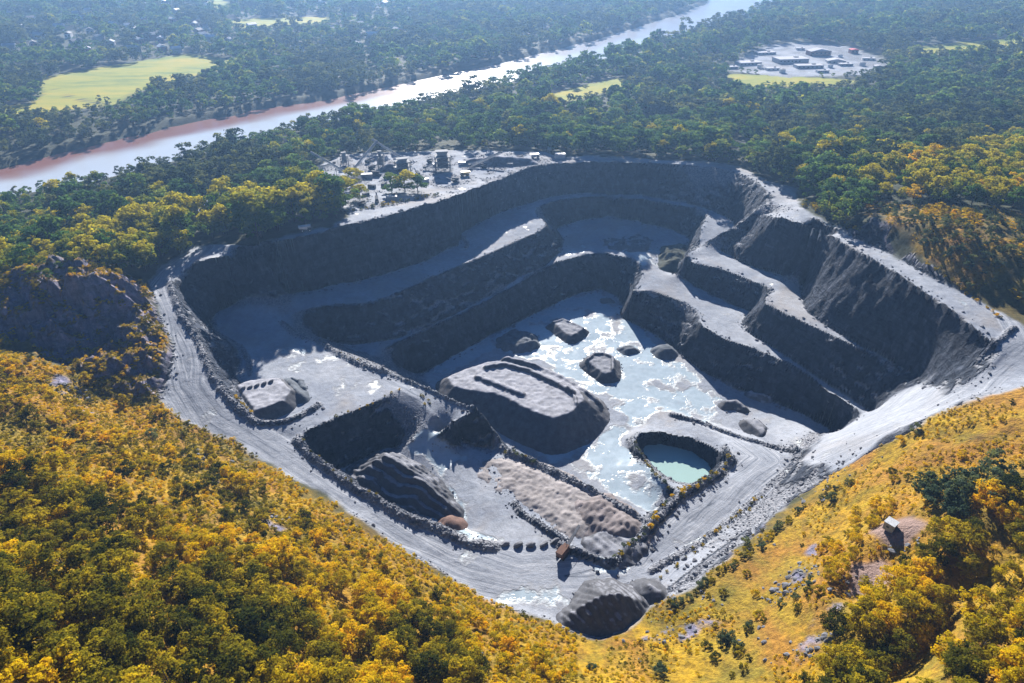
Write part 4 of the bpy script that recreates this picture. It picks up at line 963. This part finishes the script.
# ------------------------------------------------------------------ stockpiles and mounds: each a thing
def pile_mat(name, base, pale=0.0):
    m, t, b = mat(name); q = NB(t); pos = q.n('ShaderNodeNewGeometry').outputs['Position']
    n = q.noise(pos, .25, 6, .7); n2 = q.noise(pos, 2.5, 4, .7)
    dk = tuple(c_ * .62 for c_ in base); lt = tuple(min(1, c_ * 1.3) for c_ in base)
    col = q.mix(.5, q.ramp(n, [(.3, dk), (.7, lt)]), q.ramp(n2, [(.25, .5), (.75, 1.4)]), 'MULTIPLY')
    if pale:        # shade painted in: steep sides multiplied darker, flat tops keep the base tone
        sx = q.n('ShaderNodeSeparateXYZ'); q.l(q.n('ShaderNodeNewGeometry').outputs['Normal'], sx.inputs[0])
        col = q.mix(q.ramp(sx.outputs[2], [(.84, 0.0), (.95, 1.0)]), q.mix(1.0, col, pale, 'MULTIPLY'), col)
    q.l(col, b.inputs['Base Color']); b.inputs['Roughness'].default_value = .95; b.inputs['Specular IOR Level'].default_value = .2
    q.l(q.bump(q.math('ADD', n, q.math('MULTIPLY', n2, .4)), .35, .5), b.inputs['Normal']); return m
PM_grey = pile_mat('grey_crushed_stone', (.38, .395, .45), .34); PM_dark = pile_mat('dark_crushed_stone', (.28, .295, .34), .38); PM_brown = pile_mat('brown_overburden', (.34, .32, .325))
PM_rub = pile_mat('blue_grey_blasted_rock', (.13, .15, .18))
foot = []
def pile(name, label, top, m, cat='stockpile', group=None, rep=35, rough=.25, rs=4.0, ridges=(), ribs=None, step=.8, talus=0.0, closed=True, seed=1):
    """TOP: outline (px, py, z) of the flat top; sides fall at REP degrees to the ground. RIDGES: (line, height, width). RIBS: (angle, wavelength, amplitude)"""
    Tp = L(top) if closed else L(top)
    zt = Tp[:, 2].mean(); tan = math.tan(R(rep))
    zb = float(np.min(HZ(Tp[:, 0], Tp[:, 1]))); ext = (Tp[:, 2].max() - zb) / tan + 10
    x0, y0 = Tp[:, :2].min(0) - ext; x1, y1 = Tp[:, :2].max(0) + ext
    ax = np.arange(x0, x1, step); ay = np.arange(y0, y1, step); x, y = np.meshgrid(ax, ay)
    if closed:
        d, _ = dist_poly(x, y, Tp, True); d = np.where(inside(x, y, Tp), 0, d); zt_ = zt
    else:
        d, arc = dist_poly(x, y, Tp); cum = np.concatenate([[0], np.cumsum(np.hypot(*np.diff(Tp[:, :2], axis=0).T))]); zt_ = np.interp(arc, cum, Tp[:, 2])
    d = np.where(d > 0, np.maximum(0, d + fbm(x, y, 14, 3, seed) * .8), 0)
    z = zt_ - d * tan
    z = z + fbm(x, y, rs, 4, seed + 3) * rough + fbm(x, y, 1.9, 2, seed + 9) * .26
    for ln, rh, rw in ridges:
        dd_, _ = dist_poly(x, y, L(ln)); z = z + rh * np.clip(1 - (dd_ / rw) ** 2, 0, 1)
    if ribs:
        for an, wl, am in ribs:
            c_, s_ = math.cos(R(an)), math.sin(R(an)); ph = (x * c_ + y * s_) / wl * 6.283 + fbm(x, y, 14, 3, seed + 5) * 3.2
            z = z + am * (np.abs(np.sin(ph / 2)) * 2 - 1) * (smooth(.1, 3, z - HZ(x, y)))
    g_ = HZ(x, y); up = (z > g_ - .45) & (d < np.maximum(zt_ - zb, 1.0) / tan + 2.5)
    f_ = up[:-1, :-1] | up[1:, 1:] | up[:-1, 1:] | up[1:, :-1]
    z = np.maximum(z, g_ - .6)
    i_ = np.arange(x.size).reshape(x.shape); F_ = np.stack([i_[:-1, :-1], i_[:-1, 1:], i_[1:, 1:], i_[1:, :-1]], -1).reshape(-1, 4)[f_.ravel()]
    ft = (z > g_ - .5) & (z < g_ + .7) & (rng.uniform(size=z.shape) < .16 * step * step * 1.6); foot.append((x[ft] + rng.normal(0, .8, ft.sum()), y[ft] + rng.normal(0, .8, ft.sum())))
    cy, cx = Tp[:, 1].mean(), Tp[:, 0].mean()
    used, inv = np.unique(F_, return_inverse=True)
    v = np.stack([x, y, z], -1).reshape(-1, 3)[used]
    org = np.array([cx, cy, zb]); me = mesh_from(name, v - org, inv.reshape(-1, 4), m, True)
    o = link(name, me); o.location = org; tag(o, label, cat, group); return o
def top(z, pts): return [(a_, b_, z) for a_, b_ in pts]     # depths are stretched by DEEP in L
FZ = ZF
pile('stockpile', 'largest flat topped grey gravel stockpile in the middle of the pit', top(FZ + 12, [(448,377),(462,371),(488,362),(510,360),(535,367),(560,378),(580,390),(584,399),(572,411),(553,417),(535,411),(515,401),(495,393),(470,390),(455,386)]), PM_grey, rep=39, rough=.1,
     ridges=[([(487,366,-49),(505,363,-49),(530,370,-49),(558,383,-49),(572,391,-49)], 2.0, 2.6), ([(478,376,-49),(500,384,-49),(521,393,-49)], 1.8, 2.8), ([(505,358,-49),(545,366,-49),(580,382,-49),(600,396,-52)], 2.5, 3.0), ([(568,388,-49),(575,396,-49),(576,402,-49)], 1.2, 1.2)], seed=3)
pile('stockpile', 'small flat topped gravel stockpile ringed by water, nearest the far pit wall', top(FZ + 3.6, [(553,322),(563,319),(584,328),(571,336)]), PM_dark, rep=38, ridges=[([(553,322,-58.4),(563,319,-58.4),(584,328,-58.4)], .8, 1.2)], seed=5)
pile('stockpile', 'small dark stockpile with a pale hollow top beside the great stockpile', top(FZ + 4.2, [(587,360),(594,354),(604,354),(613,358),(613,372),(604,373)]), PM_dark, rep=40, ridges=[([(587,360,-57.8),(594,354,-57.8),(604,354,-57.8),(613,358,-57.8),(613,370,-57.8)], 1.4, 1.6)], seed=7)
pile('rubble_heap', 'black jagged heap of rubble at the water beside the great stockpile', top(FZ + 3.5, [(503,336),(515,330),(530,333),(535,341),(518,346),(505,342)]), PM_rub, 'heap', rep=36, rough=1.6, rs=5, seed=9)
pile('rubble_heap', 'tiny dark heap standing alone in the pit water', top(FZ + 2.2, [(622,347),(628,345),(634,348),(627,350)]), PM_rub, 'heap', rep=33, rough=.6, seed=11)
pile('rubble_heap', 'small round dark heap close under the right pit wall', top(FZ + 4, [(660,346),(668,344),(671,348),(664,350)]), PM_rub, 'heap', rep=36, rough=.5, seed=13)
pile('rubble_heap', 'tiny flat slab of dark rock in the water by the far wall', top(FZ + 1.2, [(602,298),(610,298),(612,300),(604,300)]), PM_rub, 'heap', rep=33, rough=.3, seed=15)
pile('rubble_heap', 'broad blue grey heap of blasted rock on the far bench floor', top(Z2 + 4.5, [(603,240),(618,234),(640,235),(652,240),(646,248),(625,250),(608,248)]), PM_rub, 'heap', rep=32, rough=1.1, rs=3.0, seed=17)
pile('earth_mound', 'dark weedy earth mound below the ramp to the far bench', top(Z2 + 6, [(668,246),(680,244),(688,247),(680,258),(671,262)]), pile_mat('dark_weedy_earth', (.075, .085, .07)), 'mound', rep=27, rough=.6, seed=19)
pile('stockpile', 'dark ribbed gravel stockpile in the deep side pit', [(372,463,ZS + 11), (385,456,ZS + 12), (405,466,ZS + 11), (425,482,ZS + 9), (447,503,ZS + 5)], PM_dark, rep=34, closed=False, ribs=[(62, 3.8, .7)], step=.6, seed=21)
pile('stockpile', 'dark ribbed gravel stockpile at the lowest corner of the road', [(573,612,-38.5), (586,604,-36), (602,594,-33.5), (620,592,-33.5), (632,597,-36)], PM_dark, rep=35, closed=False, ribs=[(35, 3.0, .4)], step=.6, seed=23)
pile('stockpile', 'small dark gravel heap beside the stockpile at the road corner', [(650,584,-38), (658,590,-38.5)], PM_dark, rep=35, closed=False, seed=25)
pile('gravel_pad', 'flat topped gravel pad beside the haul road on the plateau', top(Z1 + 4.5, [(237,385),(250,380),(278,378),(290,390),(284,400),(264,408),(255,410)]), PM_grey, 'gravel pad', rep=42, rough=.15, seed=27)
pile('rubble_heap', 'dark rubble ridge at the open side of the gravel pad', [(285,378,Z1 + 3), (294,386,Z1 + 3.5), (301,394,Z1 + 3)], PM_rub, 'heap', rep=38, rough=.7, closed=False, seed=29)
pile('rubble_heap', 'low curved rubble ridge on the plateau beyond the gravel pad', [(291,377,Z1 + 1.6), (299,379,Z1 + 1.8), (303,386,Z1 + 1.4)], PM_rub, 'heap', rep=38, rough=.5, closed=False, seed=31)
pile('spoil_heap', 'brown ribbed spoil heap spread over the lower floor', top(-41.3, [(458,474),(478,462),(505,462),(535,472),(560,484),(588,502),(600,516),(590,528),(572,530),(545,508),(520,490),(495,480)]), PM_brown, 'spoil heap', rep=13, rough=.45, rs=7, ribs=[(148, 2.4, .2)], step=.55, seed=33)
pile('spoil_heap', 'rough dark brown spoil mound at the berm corner by the machine', top(-39.6, [(583,503),(600,500),(618,512),(628,522),(618,530),(600,526),(588,515)]), pile_mat('dark_brown_spoil', (.24, .215, .22)), 'spoil heap', rep=26, rough=.9, rs=5, ribs=[(140, 2.6, .25)], seed=35)
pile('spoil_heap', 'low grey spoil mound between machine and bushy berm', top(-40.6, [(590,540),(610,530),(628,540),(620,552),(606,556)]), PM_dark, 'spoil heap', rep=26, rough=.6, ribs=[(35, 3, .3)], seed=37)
pile('spoil_heap', 'small rusty brown spoil heap on the haul road berm', top(-38.6, [(444,519),(449,518),(451,521),(446,522)]), pile_mat('rusty_spoil', (.20, .13, .11)), 'spoil heap', rep=30, rough=.5, seed=39)
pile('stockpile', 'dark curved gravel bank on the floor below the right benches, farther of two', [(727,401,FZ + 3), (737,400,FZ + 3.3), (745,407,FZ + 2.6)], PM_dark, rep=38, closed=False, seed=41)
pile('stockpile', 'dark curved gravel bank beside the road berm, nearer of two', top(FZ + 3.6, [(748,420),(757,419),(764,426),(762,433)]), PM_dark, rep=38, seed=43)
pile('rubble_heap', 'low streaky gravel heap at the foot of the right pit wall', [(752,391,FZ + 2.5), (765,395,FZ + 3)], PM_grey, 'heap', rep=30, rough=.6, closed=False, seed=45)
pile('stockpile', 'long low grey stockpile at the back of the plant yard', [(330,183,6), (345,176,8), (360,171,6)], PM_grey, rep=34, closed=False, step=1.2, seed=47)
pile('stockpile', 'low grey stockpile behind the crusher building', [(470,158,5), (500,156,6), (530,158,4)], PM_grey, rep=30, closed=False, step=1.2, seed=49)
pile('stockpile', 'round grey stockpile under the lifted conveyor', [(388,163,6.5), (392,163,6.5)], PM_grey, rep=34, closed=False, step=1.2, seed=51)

# ------------------------------------------------------------------ boulders
RM = pile_mat('boulder_stone', (.20, .21, .24))
def rock_mesh(seed, sub=2):
    bm = bmesh.new(); bmesh.ops.create_icosphere(bm, subdivisions=sub, radius=1); r = random.Random(seed)
    pl = [(Vector((r.gauss(0, 1), r.gauss(0, 1), r.gauss(0, 1))).normalized(), r.uniform(.55, .85)) for _ in range(9)]
    for v in bm.verts:
        for n_, k_ in pl:
            e_ = v.co.dot(n_) - k_
            if e_ > 0: v.co -= n_ * e_
        v.co *= 1 + r.uniform(-.05, .05); v.co.z *= .72
    me = bpy.data.meshes.new('boulder'); bm.to_mesh(me); bm.free(); me.materials.append(RM); return me
rocks = [rock_mesh(i) for i in range(6)]
for i, (px, py) in enumerate([(505,545),(518,545.5),(531,545.5),(544,544.5),(555,541.5)]):
    g_ = Vector(P(px, py, ZS * 1.1)[0:3]) ; o = link('boulder', rocks[i]); o.location = (g_.x, g_.y, float(HZ(g_.x, g_.y)) + .5); o.scale = (2.2 + .5 * ((i * 7) % 5) / 4, 1.3 + .3 * ((i * 3) % 4) / 3, 1.5 + .4 * ((i * 5) % 3) / 2); o.rotation_euler = (0, 0, .1 + .9 * ((i * 11) % 7) / 7)
    tag(o, 'big grey block in the line closing the road edge by the machine', 'boulder', 'blocks lined up at the road edge')
for px, py in [(243,389),(250,388),(257,386),(264,384),(271,382)]:
    g_ = ground_at(px, py); zt = LZ(Z1 + 4.5, [(px, py)])[0]; o = link('gravel_heap', rocks[0]); o.location = (zt[0], zt[1], zt[2] + .3); o.scale = (1.0, 2.0, 1.3); o.rotation_euler = (0, 0, -.5)
    tag(o, 'small tipped gravel heap in the row on the raised pad', 'heap', 'tipped heaps on the gravel pad')
# loose rocks nobody could count
xr, yr = jitter(-300, 330, 120, 640, 1.55, 51)
pr = samp(scree, xr, yr) * .5 + .25 * samp(bm_full, xr, yr)
ok = rng.uniform(size=len(xr)) < pr
xr, yr = xr[ok], yr[ok]
scatter('rubble', rocks, xr, yr, HZ(xr, yr) + .05, np.abs(rng.normal(0, .30, len(xr))) + .16, 'loose broken rock on berms and talus', 61, tilt=.6)
fxx = np.concatenate([f_[0] for f_ in foot]); fyy = np.concatenate([f_[1] for f_ in foot])
scatter('loose_stone', rocks, fxx, fyy, HZ(fxx, fyy) + .05, np.abs(rng.normal(0, .25, len(fxx))) + .15, 'loose stones rolled to the foot of the heaps', 64, tilt=.6)
toe_x, toe_y = jitter(-300, 330, 150, 640, 2.6, 53)
sl_ = samp(rock, toe_x, toe_y); nb_ = np.maximum.reduce([samp(rock, toe_x + a_, toe_y + b_) for a_, b_ in ((0, 4), (4, 0), (-4, 0), (0, 6))])
ok = (sl_ < .3) & (nb_ > .6) & (samp(bare, toe_x, toe_y) > .5) & (rng.uniform(size=len(toe_x)) < .5)
scatter('fallen_rock', rocks, toe_x[ok], toe_y[ok], HZ(toe_x[ok], toe_y[ok]), np.abs(rng.normal(0, .45, ok.sum())) + .25, 'fallen rock along the foot of the walls', 62, tilt=.6)
oxs, oys = [], []
for z_, cx, cy, n_, sp in [(2,70,392,60,10),(0,70,320,50,20),(0,110,330,50,16),(-6,208,462,25,8),(-30,802,572,30,9),(-22,812,652,45,9),(-10,860,588,25,8),(-28,790,590,40,9),(-36,672,638,30,16),(-12,276,516,14,7),(-40,350,528,14,10),(-20,742,640,8,10),(-45,830,478,60,22),(-45,740,545,30,14),(-20,480,660,12,9),(-42,700,600,20,14),(0,905,545,10,7)]:
    c0 = ground_at(cx, cy); ax_ = rng.normal(c0.x, sp * .5, n_); ay__ = rng.normal(c0.y, sp * .4, n_)
    oxs.append(ax_); oys.append(ay__)
ax_ = np.concatenate(oxs); ay__ = np.concatenate(oys)
scatter('outcrop_rock', rocks, ax_, ay__, HZ(ax_, ay__), np.abs(rng.normal(0, .55, len(ax_))) + .3, 'pale rocks breaking through the slopes', 63, tilt=.5)
print('rocks', len(xr), ok.sum())

# ------------------------------------------------------------------ machines, plant and buildings
steel = simple('galvanised_steel', (.26, .28, .31), .85); dsteel = simple('dark_steel', (.07, .08, .10), .9); rust = simple('rusty_steel', (.13, .065, .045), .85)
white = simple('white_paint', (.75, .76, .78), .4, var=.1); rubber = simple('black_rubber', (.03, .03, .03), .9); glass = simple('dark_glass', (.03, .04, .05), .1); belt = simple('grey_belt', (.30, .31, .33), .8)
yellow = simple('machine_yellow', (.62, .40, .06), .5); conc = simple('pale_concrete', (.42, .42, .42), .9); clad = simple('pale_cladding', (.36, .38, .42), .6, var=.12); redr = simple('red_roof', (.55, .05, .08), .6); greyr = simple('grey_roof', (.46, .47, .52), .9); darkr = simple('dark_roof', (.12, .12, .14), .8)
brick_ = simple('brick', (.30, .16, .12), .9)
def place(px, py, z=None):
    g_ = ground_at(px, py); return (g_.x, g_.y, g_.z if z is None else z)
lsteel = simple('pale_zinc_steel', (.55, .57, .60), .85)
def conveyor(px, py, rz, ln, h0, h1, label):
    ln *= 1.25; h1 *= 1.35
    r_ = empty('conveyor', place(px, py), R(rz), label=label, cat='conveyor', group=None)
    f = MB()
    for s in (-.8, .8):
        for o_ in (0, 1.1): f.bar((0, s, h0 + o_), (ln, s, h1 + o_), .3)
        n = int(ln / 2.2)
        for i in range(n):
            a_, b_ = i / n, (i + 1) / n; z0, z1 = h0 + (h1 - h0) * a_, h0 + (h1 - h0) * b_
            f.bar((ln * a_, s, z0), (ln * b_, s, z1 + 1.1) if i % 2 else (ln * b_, s, z1), .1); f.bar((ln * a_, s, z0), (ln * a_, s, z0 + 1.1), .1)
    f.build('truss_frame', lsteel, r_)
    m_ = MB(); m_.bar((-.6, 0, h0 + 1.25), (ln + .6, 0, h1 + 1.25), .14, 1.3); m_.build('belt', lsteel, r_)
    m_ = MB(); m_.tube((ln + .5, -.9, h1 + 1.1), (ln + .5, .9, h1 + 1.1), .45); m_.box((ln + .5, 0, h1 + .6), (1.5, 2.0, 1.2)); m_.build('head_drum', steel, r_)
    for fr in (.35, .75):
        z_ = h0 + (h1 - h0) * fr
        if z_ > 1.2:
            l_ = MB()
            for s in (-1, 1): l_.bar((ln * fr, s * .8, z_), (ln * fr + 1.2, s * 1.7, 0), .22); l_.bar((ln * fr, s * .8, z_), (ln * fr - 1.2, s * 1.7, 0), .22)
            l_.bar((ln * fr, -1.3, z_ * .45), (ln * fr, 1.3, z_ * .45), .15); l_.build('leg', steel, r_)
    m_ = MB(); m_.box((-.3, 0, h0 + 1.8), (2.4, 2.4, 1.6)); m_.build('hopper', dsteel, r_)
    return r_
conveyor(352, 173, 62, 28, .5, 12, 'steep steel conveyor rising away at the back of the yard')
conveyor(349, 176, 160, 26, .5, 11, 'steel conveyor rising towards the wood from the yard middle')
conveyor(410, 165, 155, 28, .5, 12, 'long steel conveyor lifting away from the dark crusher')
conveyor(335, 172, 190, 18, 6, 1, 'low conveyor dipping to the long stockpile')
conveyor(425, 170, 20, 18, .5, 6, 'short conveyor feeding the crusher tower')
conveyor(470, 168, 20, 22, .5, 7, 'short conveyor running out behind the crusher tower')
def tower(px, py, rz, w_, d_, h, label, deck=3, m1=dsteel):
    r_ = empty('crusher_tower', place(px, py), R(rz), label=label, cat='crushing plant')
    l_ = [(-w_ / 2, -d_ / 2), (w_ / 2, -d_ / 2), (-w_ / 2, d_ / 2), (w_ / 2, d_ / 2)]
    for x, y in l_: a_ = MB(); a_.bar((x, y, -.2), (x, y, h * .9), .5); a_.build('leg', m1, r_)
    b_ = MB()
    for i in range(1, deck + 1):
        z = h * .9 * i / deck; b_.box((0, 0, z), (w_ + .8, d_ + .8, .25))
        for s in (-1, 1): b_.bar((-w_ / 2, s * (d_ / 2 + .4), z + 1), (w_ / 2, s * (d_ / 2 + .4), z + 1), .08); b_.bar((-w_ / 2, s * d_ / 2, z - h * .9 / deck), (w_ / 2, s * d_ / 2, z), .2)
    b_.build('deck', steel, r_)
    b_ = MB(); b_.box((0, 0, h * .48), (w_ * .7, d_ * .75, h * .5), bevel=.2); b_.box((w_ * .1, 0, h * .82), (w_ * .55, d_ * .6, h * .22), bevel=.2); b_.build('crusher_housing', m1, r_)
    b_ = MB(); b_.prism([(-w_ * .3, h * .95), (w_ * .25, h * .95), (w_ * .4, h * 1.2), (-w_ * .45, h * 1.2)], -d_ * .3, d_ * .3); b_.build('hopper', steel, r_)
    b_ = MB()
    n = int(h / .9)
    for i in range(n): b_.box((w_ / 2 + 1 + .0, -d_ / 2 + i * (d_ / n), i * .82 + .4), (1.2, .5, .1))
    b_.bar((w_ / 2 + 1.6, -d_ / 2, 1.2), (w_ / 2 + 1.6, d_ / 2, h * .9 + 1), .1); b_.build('stairs', steel, r_)
    b_ = MB(); b_.box((-w_ * .55, 0, h * .35), (w_ * .25, d_ * .4, h * .22), bevel=.1); b_.build('cabin', clad, r_)
tower(443, 171, 10, 12, 10, 14, 'tall dark crusher tower on legs at the pit side of the yard', 3)
tower(403, 171, 20, 11, 9, 9, 'lower dark screening plant in the yard middle', 2)
tower(381, 168, 0, 4, 4, 12, 'slim grey steel tower between the conveyors', 3, steel)
tower(345, 165, 30, 5, 5, 9, 'slim pale steel frame beside the steep conveyor', 2, steel)
def wheel(mb_, x, y, r0, w_): mb_.tube((x, y - w_ / 2, r0), (x, y + w_ / 2, r0), r0, n=14)
def truck(px, py, rz, label, kind='haul', body=yellow, sc=1.0):
    r_ = empty('haul_truck' if kind == 'haul' else 'service_truck', place(px, py), R(rz), label=label, cat='truck'); r_.scale = (sc,) * 3
    b_ = MB(); b_.box((0, 0, 1.3), (8, 2.2, .5)); b_.box((3.4, 0, 1.9), (1.6, 3.0, 1.2), bevel=.1); b_.build('chassis', dsteel, r_)
    b_ = MB(); b_.box((2.9, .6, 3.0), (1.8, 1.8, 1.5), bevel=.12); b_.build('cab', body, r_)
    b_ = MB(); b_.box((3.83, .6, 3.2), (.06, 1.5, .7)); b_.box((2.9, 1.53, 3.2), (1.3, .06, .7)); b_.build('window', glass, r_)
    b_ = MB(); b_.prism([(-4.2, 2.6), (1.2, 1.8), (1.9, 3.9), (3.8, 4.1), (3.8, 4.25), (1.7, 4.15), (-4.8, 3.9)], -1.8, 1.8); b_.build('dump_body', body, r_)
    for x in (2.8, -2.2):
        for y in (-1.55, 1.55):
            w__ = MB(); wheel(w__, x, y, 1.0, .8); p_ = w__.build('wheel', rubber, r_); w__ = MB(); wheel(w__, x, y, .5, .86); o = w__.build('rim', body, p_); o.location.z += .5
    return r_
truck(712, 160, 170, 'white dump truck parked on the far rim above the deepest benches', body=white, sc=1.15)
truck(549, 152, 95, 'white dump truck under the trees where the yard narrows', body=white)
truck(306+0, 232, 15, 'pale dump truck driving along the left rim track', body=white, sc=.9)
truck(535, 158, 10, 'small white dump truck parked at the yard end', body=white, sc=.9)
truck(465, 176, 200, 'yellow dump truck standing beside the crusher tower', sc=.9)
def container(px, py, rz, d, m_, label, z=None):
    r_ = empty('site_container', place(px, py), R(rz), label=label, cat='container', group='containers and cabins in the plant yard')
    b_ = MB(); b_.box((0, 0, d[2] / 2), d, bevel=.06)
    for i in range(int(d[0] / .6)): b_.box((-d[0] / 2 + .4 + i * .6, 0, d[2] / 2), (.12, d[1] + .12, d[2] - .3))
    b_.build('body', m_, r_)
    b_ = MB(); b_.box((d[0] / 2 + .03, 0, d[2] * .45), (.06, d[1] * .8, d[2] * .8)); b_.build('door', steel, r_)
for px, py, rz, d, m_, lab in [(365,178,10,(12,4,3.5),clad,'pale cabin near the conveyor feet'), (372,188,-20,(6,2.6,2.6),dsteel,'dark container below the conveyors'), (384,186,80,(6,2.6,2.6),dsteel,'dark container left of the tree clump'), (392,200,5,(8,4,3),clad,'grey cabin under the tree clump near the rim'),
    (425,182,30,(6,2.6,2.6),white,'white cabin between screen and crusher'), (462,165,0,(6,2.6,2.6),white,'white container behind the crusher tower'), (560,158,0,(9,5,4),white,'white shed in the gap between the hedges'), (496,162,15,(5,2.4,2.4),clad,'pale container on the yard end'), (510,166,-10,(5,2.4,2.4),steel,'steel container on the yard end'),
    (366,196,40,(5,2.4,2.4),dsteel,'dark container before the small yellow tree'), (376,176,-5,(7,3,4),dsteel,'dark machine house between the conveyors'), (357,190,25,(5,2.5,2.5),steel,'steel bin under the small yellow tree')]:
    container(px, py, rz, d, m_, lab)
def debris_machine(px, py, rz, label):      # small wheeled screening unit
    r_ = empty('screening_machine', place(px, py), R(rz), label=label, cat='machine', group='small machines in the plant yard')
    b_ = MB(); b_.box((0, 0, 1.6), (6, 2.2, .6)); b_.prism([(-2.5, 1.9), (2.4, 3.0), (2.6, 4.0), (-2.7, 3.2)], -1.1, 1.1); b_.build('screen_box', dsteel, r_)
    b_ = MB(); b_.bar((2, 0, 2.2), (7, 0, 4.6), .9, .3); b_.build('belt', steel, r_)
    for s in (-1.2, 1.2): b_ = MB(); b_.box((-.2, s, .5), (4, .6, 1.0), bevel=.3); b_.build('track', rubber, r_)
for i, (px, py, rz) in enumerate([(372,170,30),(388,178,200),(418,176,120),(394,168,80),(430,163,10),(455,182,200),(484,168,170),(520,160,20),(341,196,30),(362,206,10),(377,202,100),(368,163,60)]):
    debris_machine(px, py, rz, 'small steel screening machine standing in the plant yard')
# tracked machine at the road corner
g_ = LZ(ZS, [(563,555)])[0]
r_ = empty('tracked_crusher', (g_[0], g_[1], float(HZ(g_[0], g_[1]))), R(55), label='rusty brown tracked crusher with raised conveyor arm on the lower road', cat='crusher')
b_ = MB(); b_.box((0, 0, 2.0), (6.5, 3, 1.2), bevel=.15); b_.prism([(-3.4, 2.6), (.2, 2.6), (.8, 4.6), (-3.8, 4.6)], -1.5, 1.5); b_.box((2.0, 0, 3.3), (2.2, 2.6, 1.5), bevel=.15); b_.build('body', rust, r_)
for s in (-1.6, 1.6):
    b_ = MB(); b_.box((0, s, .6), (6, .8, 1.2), bevel=.4); b_.build('track', rubber, r_)
b_ = MB()
for s in (-.5, .5): b_.bar((2.5, s, 2.2), (12.5, s, 6.2), .2, .5)
b_.bar((2.5, 0, 2.5), (12.8, 0, 6.6), 1.1, .16); b_.build('conveyor_arm', steel, r_)
b_ = MB(); b_.bar((4, 0, 3.0), (1.5, 0, 5.2), .12); b_.bar((9, 0, 5.0), (1.5, 0, 5.2), .1); b_.build('stay', dsteel, r_)
# flat roofed hut
hx, hy = at_px(889, 529)
r_ = empty('hut', (hx, hy, float(HZ(hx, hy)) - .2), R(38), label='small flat roofed white hut in the hollow of the golden slope', cat='hut')
b_ = MB(); b_.box((0, 0, 1.6), (3.4, 3.4, 3.2)); b_.build('wall', conc, r_)
b_ = MB(); b_.box((0, 0, 3.32), (3.8, 3.8, .22), bevel=.04); b_.build('roof', simple('pale_roof_felt', (.50, .53, .58), .9), r_)
b_ = MB(); b_.box((.3, -1.72, 1.0), (1.0, .06, 2.0)); d_ = b_.build('door', dsteel, r_); b_ = MB(); b_.box((.65, -1.78, 1.0), (.06, .08, .2)); b_.build('handle', steel, d_)
b_ = MB(); b_.box((-1.72, .2, 1.8), (.06, 1.0, .8)); b_.build('window', glass, r_)
# town and works beyond
def house(x, y, w_, d, h, rz, wm, rmm, label, cat, name, gable=True, group=None, wins=True):
    z = float(HZ(x, y)); r_ = empty(name, (x, y, z - .2), rz, label=label, cat=cat, group=group)
    b_ = MB(); b_.box((0, 0, h / 2), (w_, d, h)); b_.build('wall', wm, r_)
    if gable: b_ = MB(); b_.prism([(-w_ / 2 - .5, h), (w_ / 2 + .5, h), (0, h + w_ * (.28 if cat == 'house' else .1))], -d / 2 - .5, d / 2 + .5); rf = b_.build('roof', rmm, r_)
    else:
        b_ = MB(); b_.box((0, 0, h + .25), (w_ + .6, d + .6, .5)); rf = b_.build('roof', rmm, r_)
        b_ = MB(); b_.box((w_ * .2, d * .1, h + 1.0), (w_ * .15, d * .12, 1.4)); b_.build('roof_vent', steel, rf)
    if wins:
        n = max(2, int(w_ / 6))
        for i in range(min(n, 6)):
            b_ = MB(); b_.box((-w_ / 2 + (i + .5) * w_ / n, -d / 2 - .04, h * .55), (w_ / n * .4, .08, h * .3)); b_.build('window', glass, r_)
    return r_
works = [(748,64,36,17,4,12,clad,greyr,0,'long pale works hall at the near end of the works'), (765,54,32,12,3,12,clad,greyr,0,'narrow pale hall at the back of the works'), (790,62,48,24,6,8,clad,greyr,0,'big works hall with low grey roof in the middle of the works'), (818,55,35,16,7,8,brick_,greyr,1,'brown hall with ridge roof in the works'),
   (808,68,40,14,4,5,clad,greyr,0,'wide pale hall in front of the brown hall'), (835,63,27,14,4,-5,clad,greyr,1,'pale ridge roofed hall by the yard'), (853,53,12,11,6,0,brick_,redr,1,'hall with bright red roof in the works'), (845,66,20,9,3,5,clad,greyr,0,'low pale hall near the red roofed one'),
   (868,60,19,9,3,-10,white,greyr,0,'low white hall at the far end of the works'), (732,68,16,9,3,15,clad,greyr,0,'small pale shed at the clearing corner'), (772,70,20,8,3,10,white,greyr,0,'low white shed by the meadow strip'), (822,73,17,7,3,5,white,greyr,0,'low white shed at the meadow end'),
   (800,50,14,6,3,0,white,greyr,0,'small white shed behind the biggest hall'), (878,68,12,8,3,0,clad,greyr,1,'small ridge roofed shed by the trees')]
for px, py, w_, d, h, rz, wm, rmm, gb, lab in works:
    p_ = LZ(-11, [(px, py)])[0]; house(p_[0], p_[1], w_, d, h, R(rz), wm, rmm, lab, 'works hall', 'works_hall', bool(gb))
for px, py, s_ in [(760,68,1.5),(782,73,1.5),(830,68,1.3),(862,66,1.5),(775,60,1.2),(840,57,1.2)]:
    p_ = LZ(-11, [(px, py)])[0]
    r_ = empty('storage_tank', (p_[0], p_[1], float(HZ(p_[0], p_[1]))), 0, label='pale round storage tank standing among the works halls', cat='tank', group='tanks at the works')
    b_ = MB(); b_.tube((0, 0, -.2), (0, 0, 3.2 * s_), 3 * s_, n=18); b_.build('body', white, r_); b_ = MB(); b_.tube((0, 0, 3.2 * s_), (0, 0, 4 * s_), 3.1 * s_, .4, 18); b_.build('roof', steel, r_)
for nh, p_ in enumerate(hxs):
    house(p_[0], p_[1], hr.uniform(9, 13), hr.uniform(12, 20), hr.uniform(7, 10), hr.uniform(0, 3.14), [white, clad, brick_][nh % 3], [greyr, darkr, greyr, white][nh % 4],
          'house among the trees of the town beyond the river', 'house', 'house', True, 'houses of the town beyond the river')
